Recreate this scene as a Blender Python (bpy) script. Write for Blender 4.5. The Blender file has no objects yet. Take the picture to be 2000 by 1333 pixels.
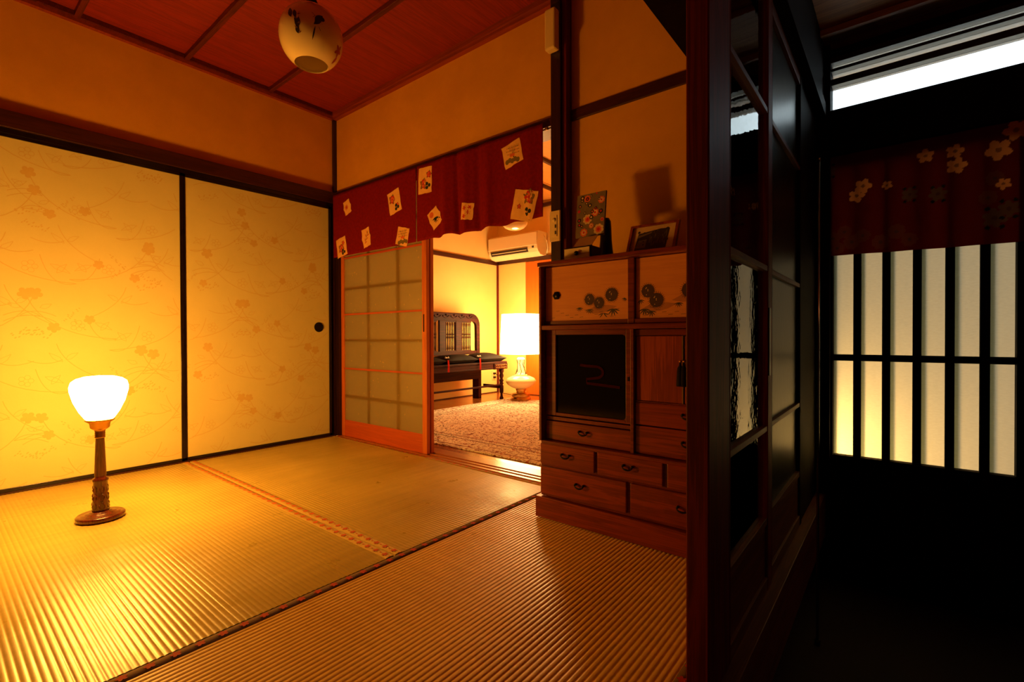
import bpy, math, random
from mathutils import Matrix, Vector
random.seed(7)
sc = bpy.context.scene
col = sc.collection
PI = math.pi
# ------------------------------------------------------------------ camera
cam_d = bpy.data.cameras.new('camera'); cam = bpy.data.objects.new('camera', cam_d); col.objects.link(cam)
cam_d.sensor_width = 36; cam_d.lens = 16.841; cam_d.clip_start = .02
Rv, Uv, Fv = (0.77823, 0.62797, -0.00321), (-0.00293, 0.00874, 0.99996), (-0.62797, 0.77819, -0.00864)
cam.matrix_world = Matrix(((Rv[0], Uv[0], -Fv[0], 3.2992), (Rv[1], Uv[1], -Fv[1], -1.97443), (Rv[2], Uv[2], -Fv[2], .73653), (0, 0, 0, 1)))
sc.camera = cam
# ------------------------------------------------------------------ world, added fill lights, exposure
w = bpy.data.worlds.new('sky'); sc.world = w; w.use_nodes = True
bg = w.node_tree.nodes['Background']; bg.inputs[0].default_value = (.78, .93, 1, 1); bg.inputs[1].default_value = 3.6
sc.view_settings.view_transform = 'Standard'; sc.view_settings.look = 'None'
sc.view_settings.exposure = 0; sc.view_settings.gamma = 1; sc.view_settings.use_curve_mapping = False
LAMP_COL = (1, .41, .055); TABLE_W = 175; SHADE_W = 30
pl = bpy.data.lights.new('pane_fill_light', 'POINT'); pl.color = (1, .66, .22); pl.energy = 150; pl.shadow_soft_size = .09  # unseen fill light, added outside to warm the lattice panes
po = bpy.data.objects.new('pane_fill_light', pl); po.location = (2.92, 1.10, .12); col.objects.link(po)
hl = bpy.data.lights.new('hall_fill_light', 'POINT'); hl.color = (1, .28, .07); hl.energy = 2.2; hl.shadow_soft_size = .12  # unseen amber fill, added to redden the post and entrance ceiling
ho = bpy.data.objects.new('hall_fill_light', hl); ho.location = (4.25, -.7, 1.85); col.objects.link(ho)

# ------------------------------------------------------------------ materials
MATS = {}
def nodes(name):
    m = bpy.data.materials.new(name); m.use_nodes = True; MATS[name] = m
    nt = m.node_tree; return m, nt, nt.nodes['Principled BSDF']
def lk(nt, a, b): nt.links.new(a, b)
def nd(nt, t, **k):
    n = nt.nodes.new(t)
    for a, b in k.items(): setattr(n, a, b)
    return n
def coords(nt, scale=(1, 1, 1), rot=(0, 0, 0)):
    g = nd(nt, 'ShaderNodeNewGeometry'); mp = nd(nt, 'ShaderNodeMapping')
    mp.inputs['Scale'].default_value = scale; mp.inputs['Rotation'].default_value = rot
    lk(nt, g.outputs['Position'], mp.inputs['Vector']); return mp.outputs[0]
def noise(nt, vec, scale, detail=3, rough=.5, dist=0):
    n = nd(nt, 'ShaderNodeTexNoise'); n.inputs['Scale'].default_value = scale; n.inputs['Detail'].default_value = detail
    n.inputs['Roughness'].default_value = rough; n.inputs['Distortion'].default_value = dist; lk(nt, vec, n.inputs['Vector']); return n.outputs[0]
def ramp(nt, fac, stops):
    r = nd(nt, 'ShaderNodeValToRGB'); el = r.color_ramp.elements
    while len(el) < len(stops): el.new(.5)
    for e, (p, c) in zip(el, stops): e.position = p; e.color = (*c, 1) if len(c) == 3 else c
    lk(nt, fac, r.inputs[0]); return r.outputs[0]
def bump(nt, bs, h, strength, dist=.002):
    b = nd(nt, 'ShaderNodeBump'); b.inputs['Strength'].default_value = strength; b.inputs['Distance'].default_value = dist
    lk(nt, h, b.inputs['Height']); lk(nt, b.outputs[0], bs.inputs['Normal']); return b
def plain(name, c, rough=.5, metal=0, spec=.5, c2=None, nscale=30, bmp=0, coat=0, emit=None):
    m, nt, bs = nodes(name); bs.inputs['Base Color'].default_value = (*c, 1)
    bs.inputs['Roughness'].default_value = rough; bs.inputs['Metallic'].default_value = metal
    bs.inputs['Specular IOR Level'].default_value = spec; bs.inputs['Coat Weight'].default_value = coat
    v = coords(nt); n = noise(nt, v, nscale)
    if c2 is None: c2 = tuple(min(1, x * .86) for x in c)
    lk(nt, ramp(nt, n, [(.35, c2), (.65, c)]), bs.inputs['Base Color'])
    if bmp: bump(nt, bs, n, bmp)
    return m
def wood(name, c1, c2, axis=2, rough=.4, coat=0, scale=14, spec=.5):
    m, nt, bs = nodes(name)
    s = [1, 1, 1]; s[axis] = .06
    v = coords(nt, tuple(s)); n1 = noise(nt, v, scale, 4, .6, 1.6)
    s2 = [1, 1, 1]; s2[axis] = .02
    n2 = noise(nt, coords(nt, tuple(s2)), 220, 2)
    mx = nd(nt, 'ShaderNodeMath', operation='MULTIPLY_ADD'); lk(nt, n2, mx.inputs[0]); mx.inputs[1].default_value = .35; lk(nt, n1, mx.inputs[2])
    lk(nt, ramp(nt, mx.outputs[0], [(.42, c1), (.62, c2), (.7, c1), (.86, c2)]), bs.inputs['Base Color'])
    bs.inputs['Roughness'].default_value = rough; bs.inputs['Coat Weight'].default_value = coat; bs.inputs['Coat Roughness'].default_value = .15
    bs.inputs['Specular IOR Level'].default_value = spec
    bump(nt, bs, n2, .12, .001); return m
def plaster(name, c1, c2):
    m, nt, bs = nodes(name); v = coords(nt); n = noise(nt, v, 3, 5, .6); f = noise(nt, v, 420, 2)
    a = nd(nt, 'ShaderNodeMath', operation='MULTIPLY_ADD'); lk(nt, f, a.inputs[0]); a.inputs[1].default_value = .3; lk(nt, n, a.inputs[2])
    lk(nt, ramp(nt, a.outputs[0], [(.4, c1), (.9, c2)]), bs.inputs['Base Color']); bs.inputs['Roughness'].default_value = .93
    bs.inputs['Specular IOR Level'].default_value = .15
    bump(nt, bs, f, .35, .0015); return m
M = {}
M['plaster'] = plaster('sand_plaster', (.66, .31, .022), (.80, .39, .032))
M['plaster2'] = plaster('pale_plaster', (.80, .56, .20), (.86, .62, .24))
M['plaster_dark'] = plaster('dark_plaster', (.03, .018, .008), (.05, .03, .014))
M['paper'] = plaster('fusuma_paper', (.66, .58, .24), (.72, .64, .28))
M['print_fus'] = plain('fusuma_print', (.66, .47, .14), .75, c2=(.64, .45, .13))
M['lacquer'] = plain('black_lacquer', (.012, .006, .004), .25, c2=(.006, .003, .002))
M['dark'] = wood('dark_wood', (.035, .008, .004), (.016, .004, .002), 2, .38)
M['dark_x'] = wood('dark_wood_x', (.06, .012, .005), (.03, .006, .003), 0, .4)
M['dark_y'] = wood('dark_wood_y', (.06, .012, .005), (.03, .006, .003), 1, .4)
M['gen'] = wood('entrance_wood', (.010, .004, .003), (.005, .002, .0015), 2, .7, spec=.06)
M['gen_x'] = wood('entrance_wood_x', (.05, .016, .008), (.022, .007, .004), 0, .35)
M['stile'] = wood('red_brown_wood', (.16, .014, .007), (.08, .008, .005), 2, .55, 0, spec=.15)
M['stile_y'] = wood('red_brown_wood_y', (.16, .04, .015), (.09, .02, .01), 1, .5, 0, spec=.2)
M['ceil_board'] = wood('ceiling_cedar', (.30, .018, .004), (.20, .010, .003), 1, .6)
M['ceil_batten'] = wood('ceiling_batten_wood', (.14, .015, .005), (.07, .008, .003), 0, .4)
M['cornice'] = wood('cornice_wood', (.32, .045, .008), (.22, .03, .006), 0, .5)
M['gen_board'] = wood('entrance_ceiling_wood', (.55, .2, .06), (.36, .12, .035), 0, .5)
M['shoji'] = wood('shoji_frame_wood', (.72, .19, .02), (.55, .12, .012), 2, .42, .15)
M['shoji_x'] = wood('shoji_rail_wood', (.60, .10, .012), (.48, .075, .01), 0, .42, .15)
M['muntin'] = wood('shoji_muntin_wood', (.95, .50, .12), (.85, .40, .09), 2, .5)
M['cab_x'] = wood('keyaki_wood_x', (.30, .040, .008), (.16, .018, .005), 0, .3, .25, 9)
M['cab_z'] = wood('keyaki_wood_z', (.38, .07, .012), (.20, .028, .006), 2, .3, .25, 9)
M['cab_f'] = wood('cabinet_frame_wood', (.22, .028, .008), (.12, .014, .005), 0, .32, .2)
M['cab_in'] = plain('cabinet_inside', (.05, .012, .006), .6)
M['gold'] = wood('gold_panel', (.74, .28, .045), (.68, .245, .038), 0, .55)
M['floor_wood'] = wood('polished_floor_wood', (.42, .13, .02), (.30, .08, .012), 0, .22, .4)
M['sill'] = wood('sill_wood', (.50, .17, .025), (.38, .11, .016), 0, .3, .3)
M['orange_door'] = wood('orange_plywood', (.62, .13, .008), (.56, .11, .007), 2, .4)
M['bench'] = wood('bench_wood', (.05, .007, .003), (.018, .003, .002), 1, .5, 0, spec=.12)
M['lampwood'] = wood('turned_red_wood', (.16, .03, .01), (.07, .012, .005), 2, .22, .6)
M['fret'] = plain('fretwork_wood', (.05, .008, .003), .95, spec=0)
M['iron'] = plain('black_iron', (.02, .016, .013), .35, .7)
M['steel'] = plain('polished_steel', (.6, .58, .55), .15, 1)
M['brass'] = plain('aged_brass', (.62, .36, .10), .3, 1)
M['glass_black'] = plain('smoked_glass', (.004, .003, .002), .08)
M['cream'] = plain('cream_plastic', (.82, .62, .30), .5, c2=(.80, .6, .29))
M['cream_dk'] = plain('dark_slot', (.03, .02, .015), .6)
M['ac'] = plain('ac_white_plastic', (.84, .74, .50), .45, c2=(.83, .73, .49))
M['milk'] = plain('milk_glass', (.92, .76, .42), .12, c2=(.91, .75, .41), coat=.6)
M['ink'] = plain('dark_ink', (.03, .02, .012), .5)
M['ink_red'] = plain('red_ink', (.45, .04, .02), .5)
M['grey_brown'] = plain('grey_brown_paint', (.28, .12, .035), .6)
M['gold_dk'] = plain('ochre_wash', (.50, .17, .025), .6)
M['pompom'] = plain('maroon_paint', (.055, .008, .008), .6)
M['white_paint'] = plain('pale_paint', (.75, .5, .3), .6)
M['noren'] = plain('dark_red_cloth', (.22, .006, .004), .9, c2=(.17, .004, .003), nscale=60, spec=.1, bmp=.2)
M['patch'] = plain('cream_cloth', (.88, .50, .17), .9, c2=(.82, .44, .14), spec=.1)
M['p_red'] = plain('red_print', (.62, .03, .012), .9, spec=.1)
M['p_orange'] = plain('orange_print', (.78, .16, .03), .9, spec=.1)
M['p_green'] = plain('olive_print', (.22, .15, .035), .9, spec=.1)
M['p_dark'] = plain('dark_green_print', (.03, .03, .012), .9, spec=.1)
M['p_grey'] = plain('grey_cloth', (.22, .16, .09), .9, spec=.1)
M['p_pink'] = plain('salmon_print', (.75, .22, .10), .9, spec=.1)
M['p_cream'] = plain('cream_print', (.80, .55, .28), .9, spec=.1)
M['cushion'] = plain('black_silk', (.010, .005, .004), .75, 0, .12, nscale=90, bmp=.15)
M['heri'] = plain('olive_brocade', (.16, .085, .018), .8, nscale=300)
M['heri2'] = plain('gold_brocade', (.46, .30, .055), .8, nscale=300)
M['heri_dot'] = plain('red_brocade_flower', (.58, .04, .01), .8)
M['heri_dot2'] = plain('orange_brocade_flower', (.72, .13, .015), .8)
M['seat_gold'] = plain('carved_gilt', (.5, .2, .05), .35)
M['white'] = plain('white_cord', (.85, .8, .7), .4)
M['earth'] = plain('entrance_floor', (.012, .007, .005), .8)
M['dado'] = plain('outside_ground', (.55, .36, .17), .9)
M['eave'] = plain('outside_eave', (.10, .07, .05), .8)

def tatami_mat(name, ridge, c1, c2):
    m, nt, bs = nodes(name)
    across = 1 if ridge == 0 else 0          # rush strands run across the ridges
    s = [1, 1, 1]; s[across] = .05
    n = noise(nt, coords(nt, tuple(s)), 420, 2); big = noise(nt, coords(nt), 2.0, 1)
    wear = noise(nt, coords(nt), 5, 4, .6)
    a = nd(nt, 'ShaderNodeMath', operation='MULTIPLY_ADD'); lk(nt, noise(nt, coords(nt, tuple(s)), 45, 1), a.inputs[0]); a.inputs[1].default_value = .5; lk(nt, big, a.inputs[2])
    lk(nt, ramp(nt, a.outputs[0], [(.30, c1), (1.0, c2)]), bs.inputs['Base Color'])
    r = ramp(nt, wear, [(.3, (.26,) * 3), (.7, (.46,) * 3)]); lk(nt, r, bs.inputs['Roughness'])
    bs.inputs['Specular IOR Level'].default_value = .8 if ridge == 0 else .5
    bump(nt, bs, n, .14, .001); return m
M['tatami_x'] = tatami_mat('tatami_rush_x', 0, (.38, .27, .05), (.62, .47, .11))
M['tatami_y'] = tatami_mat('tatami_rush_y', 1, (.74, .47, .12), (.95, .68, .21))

def emitter(name, c, s):
    m, nt, bs = nodes(name); nt.nodes.remove(bs)
    e = nd(nt, 'ShaderNodeEmission'); e.inputs[0].default_value = (*c, 1); e.inputs[1].default_value = s
    lk(nt, e.outputs[0], nt.nodes['Material Output'].inputs[0]); return m
M['globe'] = emitter('lit_globe', LAMP_COL, TABLE_W)
M['shade'] = emitter('lit_shade', (1, .56, .19), SHADE_W)

def glassy(name, tint, trans_rough, gloss, bscale, bstr, transl=0.0, tcol=(.8, .8, .8)):
    m, nt, bs = nodes(name); nt.nodes.remove(bs); out = nt.nodes['Material Output']
    t = nd(nt, 'ShaderNodeBsdfTransparent') if trans_rough is None else nd(nt, 'ShaderNodeBsdfRefraction')
    t.inputs[0].default_value = (*tint, 1)
    v = coords(nt); n = noise(nt, v, bscale, 2)
    b = nd(nt, 'ShaderNodeBump'); b.inputs['Strength'].default_value = bstr; b.inputs['Distance'].default_value = .002; lk(nt, n, b.inputs['Height'])
    if trans_rough is not None:
        t.inputs['Roughness'].default_value = trans_rough; t.inputs['IOR'].default_value = 1.02; lk(nt, b.outputs[0], t.inputs['Normal'])
    sh = t.outputs[0]
    if transl:
        tr = nd(nt, 'ShaderNodeBsdfTranslucent'); tr.inputs[0].default_value = (*tcol, 1)
        mx = nd(nt, 'ShaderNodeMixShader'); mx.inputs[0].default_value = transl; lk(nt, sh, mx.inputs[1]); lk(nt, tr.outputs[0], mx.inputs[2]); sh = mx.outputs[0]
    g = nd(nt, 'ShaderNodeBsdfGlossy'); g.inputs['Roughness'].default_value = gloss; lk(nt, b.outputs[0], g.inputs['Normal'])
    fr = nd(nt, 'ShaderNodeFresnel'); fr.inputs[0].default_value = 1.5
    mx = nd(nt, 'ShaderNodeMixShader'); lk(nt, fr.outputs[0], mx.inputs[0]); lk(nt, sh, mx.inputs[1]); lk(nt, g.outputs[0], mx.inputs[2])
    lk(nt, mx.outputs[0], out.inputs[0]); return m
M['shoji_glass'] = glassy('figured_frosted_glass', (.85, .78, .5), None, .25, 60, .25, .38, (.85, .72, .35))
M['clear_glass'] = glassy('clear_glass', (.95, .95, .9), None, .05, 10, .02)
M['dim_glass'] = plain('dim_glass', (.014, .014, .009), .35, spec=.15, bmp=.2)
M['part_glass'] = glassy('partition_glass', (.55, .5, .4), None, .015, 34, .12)
M['transom_glass'] = glassy('pebbled_transom_glass', (.95, .97, .97), .10, .2, 420, 1.0, .12, (.9, .9, .9))
def paper_pane(name):
    m, nt, bs = nodes(name); nt.nodes.remove(bs); out = nt.nodes['Material Output']
    tr = nd(nt, 'ShaderNodeBsdfTranslucent'); df = nd(nt, 'ShaderNodeBsdfDiffuse')
    n = noise(nt, coords(nt, (1, 1, 3)), 60, 3); lk(nt, ramp(nt, n, [(.3, (.42, .385, .315)), (.7, (.46, .42, .345))]), tr.inputs[0]); df.inputs[0].default_value = (.2, .18, .15, 1)
    mx = nd(nt, 'ShaderNodeMixShader'); mx.inputs[0].default_value = .2; lk(nt, tr.outputs[0], mx.inputs[1]); lk(nt, df.outputs[0], mx.inputs[2])
    lk(nt, mx.outputs[0], out.inputs[0]); return m
M['pane'] = paper_pane('frosted_paper_pane')
m_, nt_, b_ = nodes('dimming_tint'); nt_.nodes.remove(b_); t_ = nd(nt_, 'ShaderNodeBsdfTransparent'); t_.inputs[0].default_value = (.42, .47, .44, 1)  # see-through grey tint that only dims the daylight behind a pane
lk(nt_, t_.outputs[0], nt_.nodes['Material Output'].inputs[0]); M['strip'] = m_
def print_cloth(name):
    m, nt, bs = nodes(name); nt.nodes.remove(bs); out = nt.nodes['Material Output']
    at = nd(nt, 'ShaderNodeAttribute', attribute_name='print'); df = nd(nt, 'ShaderNodeBsdfDiffuse'); tr = nd(nt, 'ShaderNodeBsdfTranslucent')
    lk(nt, at.outputs[0], df.inputs[0]); lk(nt, at.outputs[0], tr.inputs[0])
    mx = nd(nt, 'ShaderNodeMixShader'); mx.inputs[0].default_value = .45; lk(nt, df.outputs[0], mx.inputs[1]); lk(nt, tr.outputs[0], mx.inputs[2])
    lk(nt, mx.outputs[0], out.inputs[0]); return m
M['print_cloth'] = print_cloth('printed_red_cloth')
def rug_mat():
    m, nt, bs = nodes('rug_pile'); g = nd(nt, 'ShaderNodeNewGeometry'); sx = nd(nt, 'ShaderNodeSeparateXYZ'); lk(nt, g.outputs['Position'], sx.inputs[0])
    def mth(op, a, b=None):
        n = nd(nt, 'ShaderNodeMath', operation=op)
        for i, q in enumerate((a, b)):
            if q is None: continue
            if isinstance(q, (int, float)): n.inputs[i].default_value = q
            else: lk(nt, q, n.inputs[i])
        return n.outputs[0]
    dx = mth('SUBTRACT', 1.15, mth('ABSOLUTE', mth('SUBTRACT', sx.outputs[0], .85)))
    dy = mth('SUBTRACT', 1.12, mth('ABSOLUTE', mth('SUBTRACT', sx.outputs[1], 1.37)))
    d = mth('MINIMUM', dx, dy)                      # distance from the rug's edge
    band = ramp(nt, d, [(0, (.92, .86, .72)), (.045, (.35, .16, .10)), (.055, (.94, .88, .76)), (.20, (.2, .12, .08)), (.213, (.92, .86, .74)), (.26, (.3, .12, .08)), (.27, (.90, .78, .66))])
    for e in band.node.color_ramp.elements: pass
    band.node.color_ramp.interpolation = 'CONSTANT'
    vo = nd(nt, 'ShaderNodeTexVoronoi'); vo.inputs['Scale'].default_value = 15; lk(nt, coords(nt), vo.inputs['Vector'])
    n = noise(nt, coords(nt), 19, 4, .7, 3); n3 = noise(nt, coords(nt), 1.6, 2)
    fl = ramp(nt, n, [(.45, (0, 0, 0)), (.47, (1, 1, 1))]); fl2 = ramp(nt, vo.outputs['Distance'], [(.16, (1, 1, 1)), (.2, (0, 0, 0))])
    c2 = ramp(nt, n3, [(.4, (.30, .09, .04)), (.6, (.14, .08, .05))])
    m1 = nd(nt, 'ShaderNodeMix', data_type='RGBA'); lk(nt, fl, m1.inputs[0]); lk(nt, c2, m1.inputs[6]); lk(nt, band, m1.inputs[7])
    m2 = nd(nt, 'ShaderNodeMix', data_type='RGBA'); lk(nt, fl2, m2.inputs[0]); lk(nt, m1.outputs[2], m2.inputs[6]); m2.inputs[7].default_value = (.50, .16, .08, 1)
    lk(nt, m2.outputs[2], bs.inputs['Base Color']); bs.inputs['Roughness'].default_value = .95; bs.inputs['Specular IOR Level'].default_value = .1
    bump(nt, bs, n, .4, .003); return m
M['rug'] = rug_mat()

# ------------------------------------------------------------------ geometry helpers
class MB:
    """collects geometry in world coordinates and links it as one mesh object"""
    def __init__(s): s.v = []; s.f = []; s.m = []; s.sm = []
    def add(s, vs, fs, mi=0, smooth=False):
        o = len(s.v); s.v += [tuple(p) for p in vs]
        for f in fs: s.f.append(tuple(i + o for i in f)); s.m.append(mi); s.sm.append(smooth)
        return s
    def box(s, x0, x1, y0, y1, z0, z1, mi=0):
        v = [(x0, y0, z0), (x1, y0, z0), (x1, y1, z0), (x0, y1, z0), (x0, y0, z1), (x1, y0, z1), (x1, y1, z1), (x0, y1, z1)]
        return s.add(v, [(0, 3, 2, 1), (4, 5, 6, 7), (0, 1, 5, 4), (1, 2, 6, 5), (2, 3, 7, 6), (3, 0, 4, 7)], mi)
    def lathe(s, cx, cy, prof, n=28, mi=0, squash=1, caps=True, z0=0):
        vs = []; fs = []
        for r, z in prof:
            for k in range(n): a = 2 * PI * k / n; vs.append((cx + r * math.cos(a), cy + r * squash * math.sin(a), z0 + z))
        for i in range(len(prof) - 1):
            for k in range(n): fs.append((i * n + k, i * n + (k + 1) % n, (i + 1) * n + (k + 1) % n, (i + 1) * n + k))
        if caps: fs.append(tuple(range(n))[::-1]); fs.append(tuple((len(prof) - 1) * n + k for k in range(n)))
        return s.add(vs, fs, mi, True)
    def tube(s, pts, r, n=8, mi=0, rad=None):
        pts = [Vector(p) for p in pts]; vs = []; fs = []
        for i, p in enumerate(pts):
            t = (pts[min(i + 1, len(pts) - 1)] - pts[max(i - 1, 0)]).normalized()
            a = t.cross(Vector((0, 0, 1))); a = a if a.length > .1 else t.cross(Vector((1, 0, 0))); a.normalize(); b = t.cross(a)
            rr = rad[i] if rad else r
            for k in range(n): q = 2 * PI * k / n; vs.append(p + a * rr * math.cos(q) + b * rr * math.sin(q))
        for i in range(len(pts) - 1):
            for k in range(n): fs.append((i * n + k, i * n + (k + 1) % n, (i + 1) * n + (k + 1) % n, (i + 1) * n + k))
        fs.append(tuple(range(n))[::-1]); fs.append(tuple((len(pts) - 1) * n + k for k in range(n)))
        return s.add(vs, fs, mi, True)
    def ribbon(s, path, wid, lo, hi, ax='x', mi=0):
        """a 2-D path with widths, thickened along an axis"""
        L = []; R = []
        for i, (a, b) in enumerate(path):
            p0 = path[max(i - 1, 0)]; p1 = path[min(i + 1, len(path) - 1)]
            tx, ty = p1[0] - p0[0], p1[1] - p0[1]; l = math.hypot(tx, ty) or 1; nx, ny = -ty / l, tx / l
            h = wid[i] / 2 if isinstance(wid, (list, tuple)) else wid / 2
            L.append((a + nx * h, b + ny * h)); R.append((a - nx * h, b - ny * h))
        def P(q, t): return (t, q[0], q[1]) if ax == 'x' else ((q[0], t, q[1]) if ax == 'y' else (q[0], q[1], t))
        n = len(path); vs = [P(q, lo) for q in L] + [P(q, lo) for q in R] + [P(q, hi) for q in L] + [P(q, hi) for q in R]
        fs = []
        for i in range(n - 1):
            fs += [(i, i + 1, n + i + 1, n + i), (2 * n + i, 3 * n + i, 3 * n + i + 1, 2 * n + i + 1), (i, 2 * n + i, 2 * n + i + 1, i + 1), (n + i, n + i + 1, 3 * n + i + 1, 3 * n + i)]
        fs += [(0, n, 3 * n, 2 * n), (n - 1, 3 * n - 1, 4 * n - 1, 2 * n - 1)]
        return s.add(vs, fs, mi)
    def prism(s, poly, lo, hi, ax='x', mi=0):
        def P(q, t): return (t, q[0], q[1]) if ax == 'x' else ((q[0], t, q[1]) if ax == 'y' else (q[0], q[1], t))
        n = len(poly); vs = [P(q, lo) for q in poly] + [P(q, hi) for q in poly]
        return s.add(vs, [tuple(range(n)), tuple(range(2 * n - 1, n - 1, -1))] + [(i, i + n, (i + 1) % n + n, (i + 1) % n) for i in range(n)], mi)
    def grid(s, fn, nu, nv, mi=0, smooth=True):
        vs = [fn(i / nu, j / nv) for j in range(nv + 1) for i in range(nu + 1)]
        return s.add(vs, [(j * (nu + 1) + i, j * (nu + 1) + i + 1, (j + 1) * (nu + 1) + i + 1, (j + 1) * (nu + 1) + i) for j in range(nv) for i in range(nu)], mi, smooth)
    def build(s, name, mat, parent=None, bev=0, solid=0):
        off = ROOT.get(parent.name if parent else None, (0, 0, 0)) if parent else (0, 0, 0)
        me = bpy.data.meshes.new(name); me.from_pydata([(a - off[0], b - off[1], c - off[2]) for a, b, c in s.v], [], s.f)
        for m in (mat if isinstance(mat, (list, tuple)) else [mat]): me.materials.append(M[m] if isinstance(m, str) else m)
        me.polygons.foreach_set('material_index', s.m); me.polygons.foreach_set('use_smooth', s.sm); me.update()
        o = bpy.data.objects.new(name, me); col.objects.link(o)
        if parent: o.parent = parent; ROOT[o.name] = off
        if bev:
            b = o.modifiers.new('bevel', 'BEVEL'); b.width = bev; b.segments = 2; b.limit_method = 'ANGLE'; b.angle_limit = .9
        if solid:
            b = o.modifiers.new('thick', 'SOLIDIFY'); b.thickness = solid; b.offset = 0
        return o
ROOT = {}
def tag(o, label=None, cat=None, group=None, kind=None):
    if label: o['label'] = label
    if cat: o['category'] = cat
    if group: o['group'] = group
    if kind: o['kind'] = kind
    return o
def thing(name, loc, label, cat, group=None, kind=None):
    o = bpy.data.objects.new(name, None); o.location = loc; o.empty_display_size = .05; col.objects.link(o); ROOT[o.name] = tuple(loc)
    return tag(o, label, cat, group, kind)
def BOX(name, b, mat, parent=None, bev=0, label=None, kind=None, cat=None):
    o = MB().box(*b).build(name, mat, parent, bev); tag(o, label, cat, None, kind); return o
def S(name, b, mat, parent=None, bev=0, label=None):          # piece of the setting
    return BOX(name, b, mat, parent, bev, label, 'structure' if parent is None else None)

class Pr:
    """flat print: 2-D shapes laid on a surface"""
    def __init__(s): s.p = []
    def fan(s, pts, c, rings=1): s.p.append((pts, c, rings)); return s
    def disc(s, u, v, r, c, n=12, rings=1): return s.fan([(u + r * math.cos(2 * PI * k / n), v + r * math.sin(2 * PI * k / n)) for k in range(n)], c, rings)
    def flower(s, u, v, r, c, np_=5, a0=.3, dep=.35, n=6):
        N = np_ * n; return s.fan([(u + r * (1 - dep * (1 - abs(math.sin(np_ * (2 * PI * k / N) / 2)) ** .7)) * math.cos(a0 + 2 * PI * k / N), v + r * (1 - dep * (1 - abs(math.sin(np_ * (2 * PI * k / N) / 2)) ** .7)) * math.sin(a0 + 2 * PI * k / N)) for k in range(N)], c)
    def leaf(s, u, v, l, w, a, c):
        pts = []
        for t, h in ((0, 0), (.25, .8), (.5, 1), (.75, .7), (1, 0), (.75, -.7), (.5, -1), (.25, -.8)): pts.append((u + l * t * math.cos(a) - h * w / 2 * math.sin(a), v + l * t * math.sin(a) + h * w / 2 * math.cos(a)))
        return s.fan(pts, c)
    def stroke(s, pts, w, c):
        for i in range(len(pts) - 1):
            (a, b), (d, e) = pts[i], pts[i + 1]; l = math.hypot(d - a, e - b) or 1; nx, ny = -(e - b) / l * w / 2, (d - a) / l * w / 2
            s.p.append(([(a + nx, b + ny), (d + nx, e + ny), (d - nx, e - ny), (a - nx, b - ny)], c, 0))
        return s
    def outline(s, pts, w, c): return s.stroke(pts + pts[:1], w, c)
    def build(s, name, mats, mapf, parent, lay=.00006, base=.0006, clip=None, stuff=True):
        mb = MB()
        for k, (pts, c, rings) in enumerate(s.p):
            if clip and not all(clip[0] < a < clip[1] and clip[2] < b < clip[3] for a, b in pts): continue
            w = base + (min(lay, 6e-6) * k if lay else (k % 97) * 3e-6)
            if rings == 0: mb.add([mapf(a, b, w) for a, b in pts], [(0, 1, 2, 3)], c); continue
            n = len(pts); cu = sum(p[0] for p in pts) / n; cv = sum(p[1] for p in pts) / n
            vs = [mapf(cu, cv, w)]; fs = []
            for r in range(1, rings + 1):
                t = r / rings; vs += [mapf(cu + (a - cu) * t, cv + (b - cv) * t, w) for a, b in pts]
                for i in range(n):
                    j = (i + 1) % n
                    fs.append((0, 1 + i, 1 + j) if r == 1 else (1 + (r - 2) * n + i, 1 + (r - 1) * n + i, 1 + (r - 1) * n + j, 1 + (r - 2) * n + j))
            mb.add(vs, fs, c)
        if not mb.f: return None
        o = mb.build(name, mats, parent)
        if stuff: o['kind'] = 'stuff'
        return o

# ================================================================== THE SETTING
HC = 2.36
fl = S('floor', (-.1, 3.0, -3.0, -.03, -.12, -.052), 'dark_y')
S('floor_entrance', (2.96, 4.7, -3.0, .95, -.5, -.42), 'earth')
fr2 = S('floor_room', (-1.0, 2.42, .16, 3.05, -.12, -.02), 'dark_x')
# plank floor of the far room (planks are pieces of it)
for i in range(12):
    y0 = .17 + i * .24
    MB().box(-.87, 2.30, y0 + .001, y0 + .239, -.02, 0.0).build('plank', 'floor_wood', fr2, .001)
# threshold with two sliding grooves
sill = S('trim_1', (.03, 2.0, -.012, .17, -.05, -.004), 'sill', None, .001, 'honey-coloured wooden door sill with sliding grooves')
for y0, y1 in ((-.010, .012), (.034, .052), (.074, .168)): MB().box(.03, 2.0, y0, y1, -.004, .004).build('sill_strip', 'sill', sill, .001)

# left wall
S('wall_left', (-.12, -.01, -3.0, .02, 1.76, 2.45), 'plaster')
S('wall_left_lower', (-.14, -.05, -3.0, .1, -.05, 1.76), 'plaster')
S('trim_2', (-.03, .028, -3.0, -.012, 1.735, 1.815), 'dark_y', None, .002, 'dark reddish beam over the papered sliding doors')
S('trim_3', (-.04, .012, -3.0, -.012, 1.71, 1.735), 'lacquer')
S('trim_4', (-.04, .02, -3.0, -.012, -.05, .006), 'dark_y')
S('trim_5', (-.05, .014, -.014, .02, .0, HC + .05), 'dark', None, 0, 'thin dark corner post between the papered doors and the curtained wall')
S('trim_6', (.014, .056, -.006, .08, 0, 1.77), 'dark')

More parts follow.
